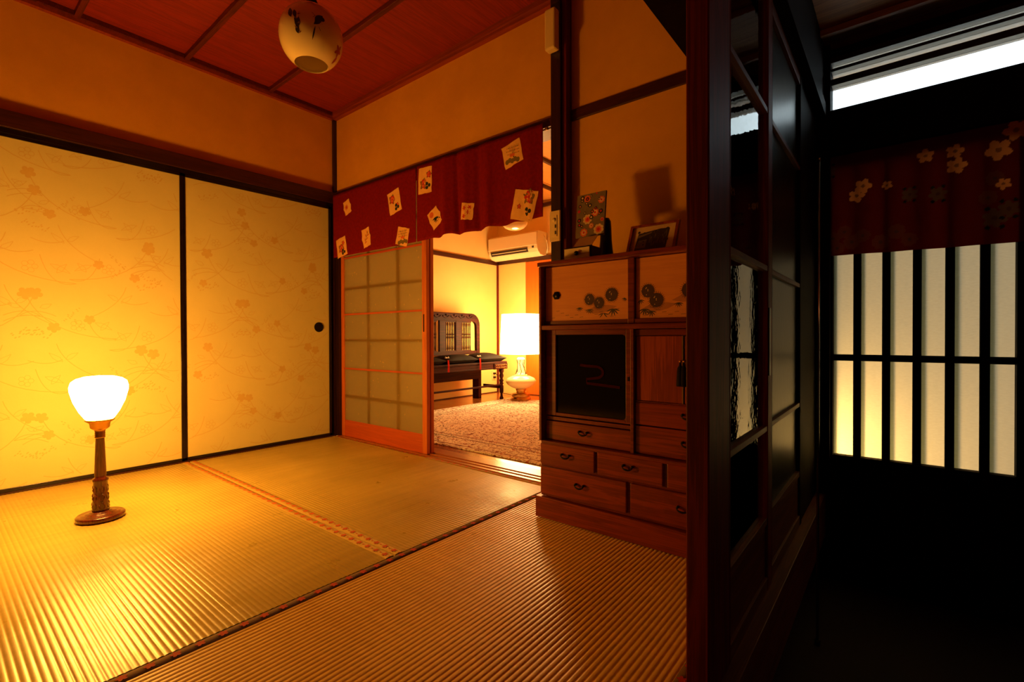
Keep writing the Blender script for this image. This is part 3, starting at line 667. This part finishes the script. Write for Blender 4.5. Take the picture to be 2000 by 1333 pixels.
# small pair of doors with tassels
for a, b, kx in ((2.566, 2.730, 2.728), (2.738, 2.930, 2.740)):
    d = MB().box(a, b, YR + .002, YR + .016, .508, .738).build('door', 'cab_z', cb, .002)
    MB().tube([(kx, YR + .002, .652), (kx, YR - .012, .652)], .004, 10).build('knob', 'brass', d)
    MB().lathe(kx, YR - .010, [(.003, 0), (.004, -.01), (.009, -.018), (.0105, -.03), (.013, -.075), (.0125, -.08)], 14, 0, 1, True, .648).build('tassel', 'cushion', d)
MB().box(2.730, 2.735, YR - .001, YR + .003, .508, .738).build('door_edge', 'brass', cb)
MB().box(2.563, 2.930, YR, YR + .018, .740, .762).build('rail', 'cab_f', cb, .001)
MB().box(2.563, 2.930, YR, YR + .018, .502, .507).build('rail', 'cab_f', cb, .001)

# ================================================================== on top of the cabinet
TZ = 1.038
mb_ = thing('miniature_chest', (2.28, -.24, TZ), 'small black chest with a cream drawer front on top of the cabinet', 'box')
MB().box(2.224, 2.352, -.30, -.215, TZ, TZ + .062).build('case', 'lacquer', mb_, .002)
dr = MB().box(2.229, 2.346, -.304, -.2995, TZ + .005, TZ + .057).build('drawer_front', 'cream', mb_, .001)
MB().tube([(2.290, -.303, TZ + .034), (2.290, -.310, TZ + .034), (2.290, -.314, TZ + .034), (2.290, -.318, TZ + .034)], .009, 12, 0, [.004, .009, .0095, .005]).build('knob', 'iron', dr)
MB().add([(2.262, -.290, TZ + .063), (2.350, -.290, TZ + .066), (2.335, -.215, TZ + .116), (2.250, -.215, TZ + .114)], [(0, 1, 2, 3)]).build('cream_card', 'cream', mb_, 0, .002)
fb = thing('fabric_panel', (2.32, -.235, TZ + .064), 'flower-printed fabric panel leaning upright above the miniature chest', 'board')
by0, bz0, bz1 = -.192, 1.160, 1.346
def bmap(u, v, w): t = v; return (2.214 + u, by0 + .022 * t / .22 - w, bz0 + t)
BW, BH = .135, bz1 - bz0
MB().box(2.262, 2.278, -.172, -.160, TZ, bz0 + .12).build('prop', 'lacquer', fb)
MB().add([bmap(a, b, c) for c in (0, -.010) for a, b in ((0, 0), (BW, 0), (BW + .002, BH), (0, BH))], [(0, 1, 2, 3), (7, 6, 5, 4), (0, 4, 5, 1), (1, 5, 6, 2), (2, 6, 7, 3), (3, 7, 4, 0)]).build('board', ['p_grey'], fb)
p = Pr(); rr = random.Random(21)
for u, v, r in ((.05, .165, .026), (.012, .115, .022), (.105, .20, .022), (.055, .075, .022), (.09, .10, .018), (.11, .025, .024), (.04, .02, .018), (.118, .15, .016), (.02, .195, .014), (.075, .045, .012), (.125, .065, .014)):
    c = rr.choice([0, 0, 1, 2]); p.flower(u, v, r, c, 8, rr.random(), .2); p.flower(u, v, r * .62, 2 if c == 0 else 0, 8, rr.random(), .2); p.disc(u, v, r * .3, 3)
for k in range(26):
    u, v = rr.uniform(.008, .122), rr.uniform(.01, .235); r = rr.uniform(.005, .010); p.disc(u, v, r, 4, 8); p.disc(u, v, r * .5, rr.choice([0, 1, 3]), 8)
p.build('flower_print', ['p_cream', 'p_pink', 'p_orange', 'p_red', 'p_dark'], bmap, fb, .00003, .0004, (0, BW, 0, BH))
st = thing('black_stand', (2.322, -.12, TZ), 'black bottle-shaped stand behind the fabric panel on the cabinet', 'stand')
MB().lathe(2.322, -.120, [(.036, 0), (.037, .02), (.030, .07), (.026, .11), (.024, .16), (.022, .19), (.014, .205), (.002, .208)], 24, 0, .8, True, TZ).build('body', 'lacquer', st)
MB().box(2.282, 2.362, -.158, -.083, TZ, TZ + .008).build('foot', 'lacquer', st, .002)
pf = thing('framed_photo', (2.58, -.26, TZ), 'brown wooden frame with a dark house photo, leaning back on the cabinet', 'picture frame')
fx0, fx1, fy, fz, fh = 2.488, 2.676, -.275, TZ + .004, .125
def fmap(u, v, w): return (fx0 + u, fy + v * .42 - w, fz + v * .98)
FW = fx1 - fx0
def fbox(a, b, c, d, w0, w1): return MB().add([fmap(x_, y_, w_) for w_ in (w0, w1) for x_, y_ in ((a, c), (b, c), (b, d), (a, d))], [(0, 3, 2, 1), (4, 5, 6, 7), (0, 1, 5, 4), (1, 2, 6, 5), (2, 3, 7, 6), (3, 0, 4, 7)])
for a, b, c, d in ((0, .010, 0, fh), (FW - .010, FW, 0, fh), (.010, FW - .010, 0, .009), (.010, FW - .010, fh - .010, fh)): fbox(a, b, c, d, -.012, .006).build('frame_bar', 'cab_z', pf)
fbox(.009, FW - .009, .008, fh - .009, -.010, -.002).build('mount', 'p_cream', pf)
p = Pr(); rr = random.Random(4)
p.fan([(.028, .02), (.15, .02), (.155, .098), (.12, .10), (.035, .088)], 0); p.fan([(.03, .03), (.07, .028), (.072, .062), (.04, .06)], 1); p.fan([(.033, .07), (.085, .085), (.09, .092), (.033, .080)], 1)
for k in range(30): u = rr.uniform(.08, .15); v = rr.uniform(.03, .085); p.stroke([(u, v), (u + rr.uniform(-.004, .004), v + rr.uniform(.008, .02))], .0013, 1)
for k in range(16): u = rr.uniform(.03, .15); v = rr.uniform(.022, .1); p.disc(u, v, rr.uniform(.003, .007), 0, 7)
p.build('photo_print', ['ink', 'p_grey'], lambda u, v, w: fmap(u, v, w - .0018), pf, .00002, .0003)

# ================================================================== glazed partition to the entrance hall
S('trim_11', (2.953, 3.0, -.967, -.812, -.22, 1.83), 'stile', None, .003, 'red-brown post at the near end of the glazed partition')
S('trim_12', (2.962, 3.03, -3.0, .78, -.22, -.02), 'stile_y', None, .002, 'raised wooden floor edge along the entrance hall')
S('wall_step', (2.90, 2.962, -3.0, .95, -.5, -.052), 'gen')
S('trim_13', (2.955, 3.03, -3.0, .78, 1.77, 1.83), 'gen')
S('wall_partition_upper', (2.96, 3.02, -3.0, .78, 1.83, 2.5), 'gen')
def partition(name, y0, y1, xo, label, sa, sb, glz):
    d = thing(name, (xo, (y0 + y1) / 2, 0), label, None, None, 'structure'); z0, z1 = -.02, 1.77
    x0, x1 = xo - .03, xo; sm = 'stile' if glz == 'part_glass' else 'gen'
    for a, b in ((y0, y0 + sa), (y1 - sb, y1)): MB().box(x0, x1, a, b, z0, z1).build('door_stile', sm, d, .002)
    for z, h in ((.187, .022), (.463, .016), (.936, .016), (1.40, .016), (1.75, .04)): MB().box(x0 + .003, x1 - .002, y0 + sa, y1 - sb, z - h / 2, z + h / 2).build('glazing_bar', 'stile_y', d, .001)
    for a, b in ((.198, .455), (.471, .928), (.944, 1.392), (1.408, 1.73)): MB().box(xo - .017, xo - .014, y0 + sa, y1 - sb, a, b).build('glass_pane', glz, d)
    MB().box(xo - .022, xo - .008, y0 + sa, y1 - sb, .02, .176).build('lower_board', 'stile_y', d)
    MB().box(x0, x1 - .001, y0 + sa, y1 - sb, z0, .02).build('bottom_rail', 'stile_y', d, .001)
    return d
partition('door_6', -.810, -.342, 3.0, 'glazed partition door nearest the red-brown post', .006, .058, 'part_glass')
partition('door_7', -.330, .262, 2.996, 'dim glazed partition door farther from the post', .012, .04, 'dim_glass')
MB().box(3.0, 3.0035, -.400, -.380, .62, .82).build('finger_pull', 'iron', bpy.data.objects['door_6'])
S('wall_partition', (2.94, 2.99, .262, .80, -.2, 1.80), 'gen')
S('wall_partition_back', (2.954, 2.963, -.02, .30, -.05, 1.8), 'gen')

# ================================================================== entrance front
YF = .78
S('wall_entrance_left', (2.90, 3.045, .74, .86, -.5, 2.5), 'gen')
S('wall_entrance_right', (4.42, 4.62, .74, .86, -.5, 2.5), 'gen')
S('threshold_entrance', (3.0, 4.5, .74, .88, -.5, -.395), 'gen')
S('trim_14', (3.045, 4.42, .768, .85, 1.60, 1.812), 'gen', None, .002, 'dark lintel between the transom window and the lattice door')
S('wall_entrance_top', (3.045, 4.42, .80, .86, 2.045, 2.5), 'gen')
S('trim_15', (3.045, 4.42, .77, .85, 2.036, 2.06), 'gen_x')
wn = thing('window_1', (3.7, YF, 1.812), 'long glowing transom window of pebbled glass above the entrance door', None, None, 'structure')
for a, b in ((1.930, 1.960), (1.996, 2.010)): MB().box(3.045, 4.42, .772, .84, a, b).build('window_rail', 'gen_x', wn, .002)
for a, b in ((1.812, 1.930), (1.960, 1.996), (2.010, 2.036)): MB().box(3.05, 4.42, .812, .816, a, b).build('pane', 'transom_glass', wn)
# lattice door
SL0, PER = 3.043, .1068
def lattice(name, x0, nsl, label):
    d = thing(name, (x0 + .3, YF, -.40), label, None, None, 'structure')
    x1 = x0 + nsl * PER - .018
    for a, b in ((x0 - .03, x0 + .013), (x1, x1 + .055)): MB().box(a, b, .765, .815, -.4, 1.60).build('door_stile', 'gen', d, .002)
    for a, b in ((-.40, .168), (1.52, 1.60)): MB().box(x0 + .013, x1, .772, .815, a, b).build('door_rail', 'gen', d, .002)
    MB().box(x0 + .013, x1, .786, .806, .618, .648).build('door_rail', 'gen', d, .001)
    for k in range(1, nsl): MB().box(x0 + k * PER - .016, x0 + k * PER + .014, .775, .800, .168, 1.52).build('slat', 'gen', d, .001)
    for k in range(nsl):
        MB().box(x0 + k * PER + .008, x0 + (k + 1) * PER + (.008 if k < nsl - 1 else -.01), .816, .819, .15, 1.54).build('pane', 'pane', d)
        MB().box(x0 + k * PER + .002, x0 + k * PER + .024 + k * .0015, .8192, .8225, .15, 1.54).build('dimming_strip', 'strip', d)  # grey see-through strip, added to shade one side of each pane
    return d, x1 + .055
ld, xe = lattice('door_8', SL0, 6, 'dark wooden lattice entrance door glowing with daylight')
lattice('door_9', xe + .01, 6, 'second lattice entrance door leaf beyond the right picture edge')
# entrance ceiling
ec = S('ceiling_entrance', (2.99, 4.62, -3.0, .86, 2.13, 2.2), 'gen_x')
for i in range(11):
    y1 = .80 - i * .19 - .002; MB().box(3.02, 4.6, y1 - .186, y1, 2.112 + .003 * (i % 2), 2.13).build('ceiling_board', 'gen_board', ec)
for y in (.60, .22, -.16, -.54): MB().box(3.02, 4.6, y - .012, y + .012, 2.085, 2.112).build('batten', 'gen_board', ec, .002)
# outside: ground and eave
S('ground_outside', (-6, 10, .95, 9, -.56, -.5), 'dado')
S('eave_outside', (2.4, 5.2, .87, 1.28, 2.14, 2.2), 'eave')

# entrance curtain, printed
NX0, NX1, NZ0, NZ1 = 3.022, 4.36, 1.118, 1.585
cn = thing('entrance_curtain', (3.7, .757, NZ0), 'dark red curtain with glowing orange flowers hanging before the lattice entrance door', 'curtain')
MB().tube([(3.02, .755, 1.592), (4.40, .755, 1.592)], .006).build('rod', 'gen', cn)
nu, nv = 380, 134
FLW = [(3.170, 1.425, .034, 5), (3.146, 1.385, .032, 5), (3.257, 1.414, .020, 5), (3.335, 1.358, .03, 6), (3.428, 1.345, .032, 6), (3.387, 1.512, .030, 5), (3.481, 1.510, .030, 5), (3.486, 1.450, .034, 5), (3.610, 1.485, .042, 5), (3.600, 1.375, .030, 9), (3.580, 1.302, .030, 9), (3.625, 1.35, .024, 5), (3.60, 1.22, .04, 6), (3.64, 1.25, .035, 6),
       (3.055, 1.20, .032, 9), (3.10, 1.225, .03, 9), (3.128, 1.175, .034, 9), (3.072, 1.152, .03, 9), (3.17, 1.20, .03, 9), (3.235, 1.165, .034, 9), (3.29, 1.205, .034, 9), (3.335, 1.165, .03, 9), (3.04, 1.52, .03, 6), (3.66, 1.55, .04, 5), (3.80, 1.45, .04, 5), (3.86, 1.39, .035, 5), (3.95, 1.25, .04, 9), (4.02, 1.21, .035, 9), (4.1, 1.48, .04, 5), (4.2, 1.35, .04, 6), (3.75, 1.19, .035, 9), (4.28, 1.2, .035, 9)]
mb = MB().grid(lambda s, t: (NX0 + (NX1 - NX0) * s, .757 + .005 * math.sin(s * 44) * (1 - t * .6), NZ0 - .012 * math.sin(s * 3) * (1 - t) + (NZ1 - NZ0) * t), nu, nv)
co = mb.build('cloth', 'print_cloth', cn)
cols = []
for j in range(nv + 1):
    for i in range(nu + 1):
        x_ = NX0 + (NX1 - NX0) * i / nu; z_ = NZ0 + (NZ1 - NZ0) * j / nv; c = (.15, .008, .004)
        for fx, fz_, r, n in FLW:
            dx, dz = x_ - fx, z_ - fz_; d2 = math.hypot(dx, dz)
            if d2 > r * 1.25: continue
            a = math.atan2(dz, dx); pr = r * (.62 + .38 * abs(math.cos(n * a / 2 + fx * 9)))
            if n == 9: pr = r * (.86 + .14 * abs(math.cos(n * a / 2)))
            if d2 < pr: c = (.90, .28, .06) if n == 5 and fz_ > 1.3 else ((.17, .03, .012) if n == 9 else (.14, .05, .02))
            if d2 < r * .22: c = (.10, .03, .02) if n != 5 else (.35, .10, .03)
            if n == 6 and r * .9 < d2 < r * 1.25 and abs(math.cos(3 * a)) > .85 and abs(dz) > .012: c = (.02, .015, .01)
        cols += [*c, 1]
ca = co.data.color_attributes.new('print', 'FLOAT_COLOR', 'POINT'); ca.data.foreach_set('color', cols)

rod = thing('metal_rod', (3.069, .126, -.42), 'thin polished steel rod standing upright in the dark entrance', 'rod')
MB().tube([(3.066, .126, -.42), (3.0665, .126, -.40)], .010, 10).build('foot', 'iron', rod)
MB().tube([(3.0665, .126, -.40), (3.0675, .126, 1.385)], .0048, 12).build('shaft', 'steel', rod)
MB().tube([(3.0675, .126, 1.385), (3.0675, .126, 1.395)], .0058, 12).build('cap', 'steel', rod)

# ================================================================== far room
S('wall_room_left', (-.97, -.87, .1, 3.05, -.05, 2.5), 'plaster2')
S('wall_room_back', (-.97, 2.42, 2.89, 3.05, -.05, 2.5), 'plaster2')
S('wall_room_right', (2.30, 2.42, .12, 3.05, -.05, 2.5), 'plaster2')
S('wall_room_front', (-.97, 0.0, .10, .16, -.05, 2.5), 'plaster2')
S('trim_16', (-.872, -.852, .16, 2.89, 1.685, 1.735), 'dark_y', None, .002, 'dark rail along the far room left wall')
S('trim_17', (-.87, 2.30, 2.868, 2.892, 1.690, 1.735), 'dark_x', None, .002, 'dark rail under the air conditioner')
S('trim_18', (-.872, -.850, 2.868, 2.892, 0, 1.69), 'stile', None, 0, 'thin red-brown corner post in the far room')
S('baseboard_left', (-.872, -.862, .16, 2.89, 0, .012), 'dark_y')
dd = thing('door_10', (.1, 2.885, 0), 'bright orange wooden door panel behind the tall lamp', None, None, 'structure')
for a, b in ((-.388, -.03), (-.03, .36), (.36, .75)): MB().box(a + .001, b - .001, 2.872, 2.895, .01, 1.684).build('door_board', 'orange_door', dd, .002)
MB().box(-.39, .76, 2.868, 2.893, 0, .010).build('door_foot', 'dark_x', dd)
c2 = S('ceiling_room', (-.97, 2.42, .12, 3.05, 2.43, 2.48), 'dark_y')
for i in range(8):
    x0 = -.87 + i * .39; MB().box(x0 + .001, x0 + .387, .12, 2.89, 2.412 + .003 * (i % 2), 2.43).build('ceiling_board', 'muntin', c2)
for i in range(7):
    x0 = -.66 + i * .45; MB().box(x0, x0 + .03, .12, 2.89, 2.38, 2.412).build('batten', 'dark_y', c2)
MB().box(-.87, 2.3, 2.85, 2.89, 2.34, 2.38).build('cornice', 'dark_x', c2)

rg = thing('rug', (.85, 1.37, 0), 'large cream and rust floral carpet on the far room floor', 'rug')
MB().box(-.30, 2.0, .25, 2.49, .0005, .009).build('pile', 'rug', rg, .003)

# far room lamp
FX, FY = -.10, 2.40
fl_ = thing('standing_lamp', (FX, FY, .009), 'lit lamp with tall white drum shade and ornate cream base beside the bench', 'lamp')
MB().lathe(FX, FY, [(.115, .009), (.115, .03), (.10, .045), (.105, .05), (.10, .085), (.06, .092)], 8).build('base_plinth', 'brass', fl_, .003)
MB().lathe(FX, FY, [(.06, .09), (.052, .10), (.062, .13), (.066, .14)], 24).build('pedestal', 'brass', fl_)
MB().lathe(FX, FY, [(.06, .135), (.11, .155), (.155, .185), (.176, .215), (.177, .232), (.155, .262), (.10, .285), (.05, .293)], 36).build('ceramic_bowl', 'milk', fl_)
MB().lathe(FX, FY, [(.072, .288), (.075, .302), (.05, .312), (.048, .34), (.033, .42), (.034, .45), (.045, .47), (.048, .485), (.03, .50)], 24).build('neck', 'milk', fl_)
for k in range(6):
    a = k * PI / 3; MB().tube([(FX + r * math.cos(a + s), FY + r * math.sin(a + s), z) for r, z, s in ((.07, .305, 0), (.054, .34, .3), (.042, .39, 0), (.037, .43, -.3), (.05, .475, 0))], .004, 6).build('gilt_strap', 'iron', fl_)
MB().tube([(FX, FY, .50), (FX, FY, .80)], .006).build('shade_rod', 'brass', fl_)
MB().lathe(FX, FY, [(.243, .540), (.222, .995)], 48, 0, 1, False).build('lamp_shade', 'shade', fl_)
MB().lathe(FX, FY, [(.240, .5405), (.219, .9945)], 48, 0, 1, False).build('shade_lining', 'shade', fl_)

# bench
bn = thing('bench', (-.48, 1.5, 0), 'dark carved wooden bench with slatted back against the yellow wall', 'bench')
BXB = -.66
arc = [(2.16 + .10 * math.sin(t), .868 + .10 * math.cos(t)) for t in [i * PI / 2 / 7 for i in range(8)]]
MB().ribbon([(.80, .966)] + arc + [(2.262, .80), (2.264, .44)], [.092] + [.092, .09, .085, .08, .074, .068, .064, .06] + [.058, .056], BXB - .02, BXB + .02, 'x').build('back_frame', 'bench', bn, .005)
MB().ribbon([(.80, .966), (.74, .94), (.72, .87), (.72, .44)], [.09, .08, .065, .056], BXB - .02, BXB + .02, 'x').build('back_frame', 'bench', bn, .005)
MB().box(BXB - .015, BXB + .015, .74, 2.25, .53, .575).build('lower_rail', 'bench', bn, .003)
for k in range(11):
    y = .86 + k * .125
    m = MB(); q = [(y - .05 + .05 * 2 * t / 8, .975 - .02 * math.sin(PI * t / 8)) for t in range(9)]
    m.ribbon(q, .012, BXB + .018, BXB + .028, 'x').tube([(BXB + .018, y, .985), (BXB + .030, y, .985)], .009, 8); m.build('carving', 'bench', bn)
for y0, y1 in ((1.642, 1.735), (1.894, 1.985), (1.31, 1.40), (.98, 1.07)): MB().box(BXB - .012, BXB + .014, y0, y1, .57, .925).build('back_stile', 'bench', bn, .003)
for y0, y1 in ((1.735, 1.894), (1.985, 2.150), (1.40, 1.642), (1.07, 1.31)):
    pw = min(y1 - y0, .165); a = (y0 + y1) / 2 - pw / 2
    for z0_, z1_ in ((.57, .585), (.905, .925)): MB().box(BXB - .008, BXB + .01, a, a + pw, z0_, z1_).build('slat_rail', 'bench', bn)
    for k in range(6):
        y = a + .014 + k * (pw - .028) / 5
        MB().lathe(BXB, y, [(.006, 0), (.009, .02), (.0065, .06), (.0065, .13), (.010, .15), (.006, .165), (.010, .18), (.0065, .20), (.0065, .27), (.009, .30), (.006, .32)], 10, 0, 1, True, .585).build('slat', 'bench', bn)
MB().box(-.70, -.305, .70, 2.40, .425, .452).build('seat', 'bench', bn, .006)
MB().box(-.325, -.312, .72, 2.17, .365, .425).build('apron', 'bench', bn, .003)
MB().box(-.328, -.308, .72, 2.17, .372, .382).build('apron_bead', 'bench', bn, .002)
for yb in (2.165, .70): 
    cbk = MB().box(-.33, -.30, yb, yb + .235, .362, .43).build('carved_block', 'bench', bn, .004)
    for k in range(14): MB().tube([(-.302, yb + .03 + (k % 7) * .029, .38 + (k // 7) * .028), (-.296, yb + .034 + (k % 7) * .029, .384 + (k // 7) * .028)], .009, 7).build('rosette', 'seat_gold', cbk)
tl = [(.020, 0), (.024, .02), (.015, .04), (.013, .07), (.024, .09), (.024, .16), (.016, .175), (.026, .19), (.016, .205), (.026, .222), (.015, .245), (.027, .28), (.018, .31), (.028, .33), (.028, .365)]
for yb in (2.33, .77): MB().lathe(-.335, yb, tl, 18).build('leg', 'bench', bn)
for yb in (2.24, .72): MB().box(-.70, -.60, yb - .02, yb + .03, 0, .43).build('leg', 'bench', bn, .003)
MB().box(-.345, -.325, .77, 2.33, .165, .185).build('stretcher', 'bench', bn, .004)
MB().box(-.62, -.33, 2.32, 2.34, .13, .17).build('stretcher', 'bench', bn, .004)
MB().box(-.60, -.58, .75, 2.24, .24, .425).build('back_apron', 'bench', bn, .003)

def cushion(yc, label, w):
    t = thing('cushion', (-.46, yc, .453), label, 'cushion', 'black cushions on the bench')
    def f(sx, top):
        def g(a, b):
            u, v = 2 * a - 1, 2 * b - 1; h = max(0, (1 - abs(u) ** 2.6)) ** .55 * max(0, (1 - abs(v) ** 2.6)) ** .55
            pin = 1 - .07 * (1 - abs(u * v)) * max(abs(u), abs(v))
            return (-.465 + u * .17 * pin, yc + v * w / 2 * pin, (.453 + .036) + (.060 * h if top else -.034 * min(1, h * 2.2)) + .006 * math.sin(7 * a + yc * 5) * h)
        return g
    MB().grid(f(0, True), 22, 22).grid(f(0, False), 22, 22).build('cover', 'cushion', t)
    bw = MB()
    for s in (-1, 1): bw.tube([(-.32, yc - w * .5 + .01, .523), (-.315, yc - w * .5 + .01 + s * .022, .533), (-.315, yc - w * .5 + .01 + s * .030, .522), (-.32, yc - w * .5 + .01, .52)], .0032, 6)
    bw.build('cord_bow', 'white', t)
    ts = MB()
    for k in range(5): ts.tube([(-.298, yc - w * .5 + .002 + k * .004, .50), (-.292, yc - w * .5 + .0 + k * .005, .44), (-.292, yc - w * .5 - .004 + k * .006, .375)], .002, 5)
    ts.build('red_tassel', 'p_red', t)
cushion(2.145, 'black square cushion at the right end of the bench', .47)
cushion(1.665, 'black square cushion in the middle of the bench, white cord bow', .47)
cushion(1.185, 'black square cushion at the left end of the bench, mostly behind the glazed door', .47)

# air conditioner
ac = thing('air_conditioner', (-.44, 2.88, 1.72), 'cream wall-mounted air conditioner above the tall lamp', 'air conditioner')
q = [(2.865, 1.74), (2.865, 2.015), (2.70, 2.015), (2.672, 2.0), (2.662, 1.85), (2.668, 1.80), (2.69, 1.762), (2.73, 1.732), (2.80, 1.722)]
MB().prism(q, -.83, -.055, 'x').build('housing', 'ac', ac, .006)
MB().prism([(2.664, 1.995), (2.656, 1.99), (2.655, 1.842), (2.662, 1.838)], -.826, -.059, 'x').build('front_panel', 'ac', ac, .002)
MB().prism([(2.658, 1.822), (2.680, 1.768), (2.690, 1.770), (2.67, 1.826)], -.79, -.20, 'x').build('outlet', 'cream_dk', ac)
MB().prism([(2.663, 1.795), (2.666, 1.788), (2.676, 1.789), (2.672, 1.797)], -.77, -.22, 'x').build('louvre', 'ac', ac)
MB().prism([(2.657, 1.828), (2.662, 1.806), (2.668, 1.808), (2.663, 1.83)], -.13, -.105, 'x').build('indicator', 'cream_dk', ac)
MB().tube([(-.055, 2.80, 1.98), (-.03, 2.83, 1.90), (-.03, 2.85, 1.82), (-.05, 2.86, 1.76)], .006).build('pipe', 'ac', ac)
# pendant bowl
bp_ = thing('ceiling_bowl_lamp', (.45, 1.60, 2.40), 'pale glass bowl lamp half hidden above the air conditioner by the curtain', 'lamp')
MB().lathe(.45, 1.60, [(.005, 1.752), (.05, 1.756), (.09, 1.772), (.118, 1.80), (.128, 1.85), (.125, 1.852), (.115, 1.80), (.088, 1.776), (.05, 1.76), (.005, 1.756)], 32, 0, 1, False).build('bowl', 'milk', bp_)
MB().tube([(.45, 1.6, 1.756), (.45, 1.6, 2.41)], .005).build('cord', 'iron', bp_)
# outlet with plugs
ot = thing('wall_outlet', (-.862, 2.80, .22), 'small cream socket plate with two black plugs low on the wall beside the bench', 'socket')
MB().box(-.870, -.864, 2.765, 2.835, .17, .29).build('plate', 'cream', ot, .002)
for z in (.205, .255):
    MB().box(-.864, -.835, 2.785, 2.815, z - .012, z + .012).build('plug', 'iron', ot, .003)
tag(MB().tube([(-.835, 2.80, .255), (-.78, 2.80, .22), (-.74, 2.79, .10), (-.70, 2.76, .012), (-.45, 2.66, .012), (-.32, 2.52, .013), (-.22, 2.47, .014)], .004, 6).build('power_cord', 'iron'), 'black lamp cord running from the socket across the floor to the tall lamp', 'cord')
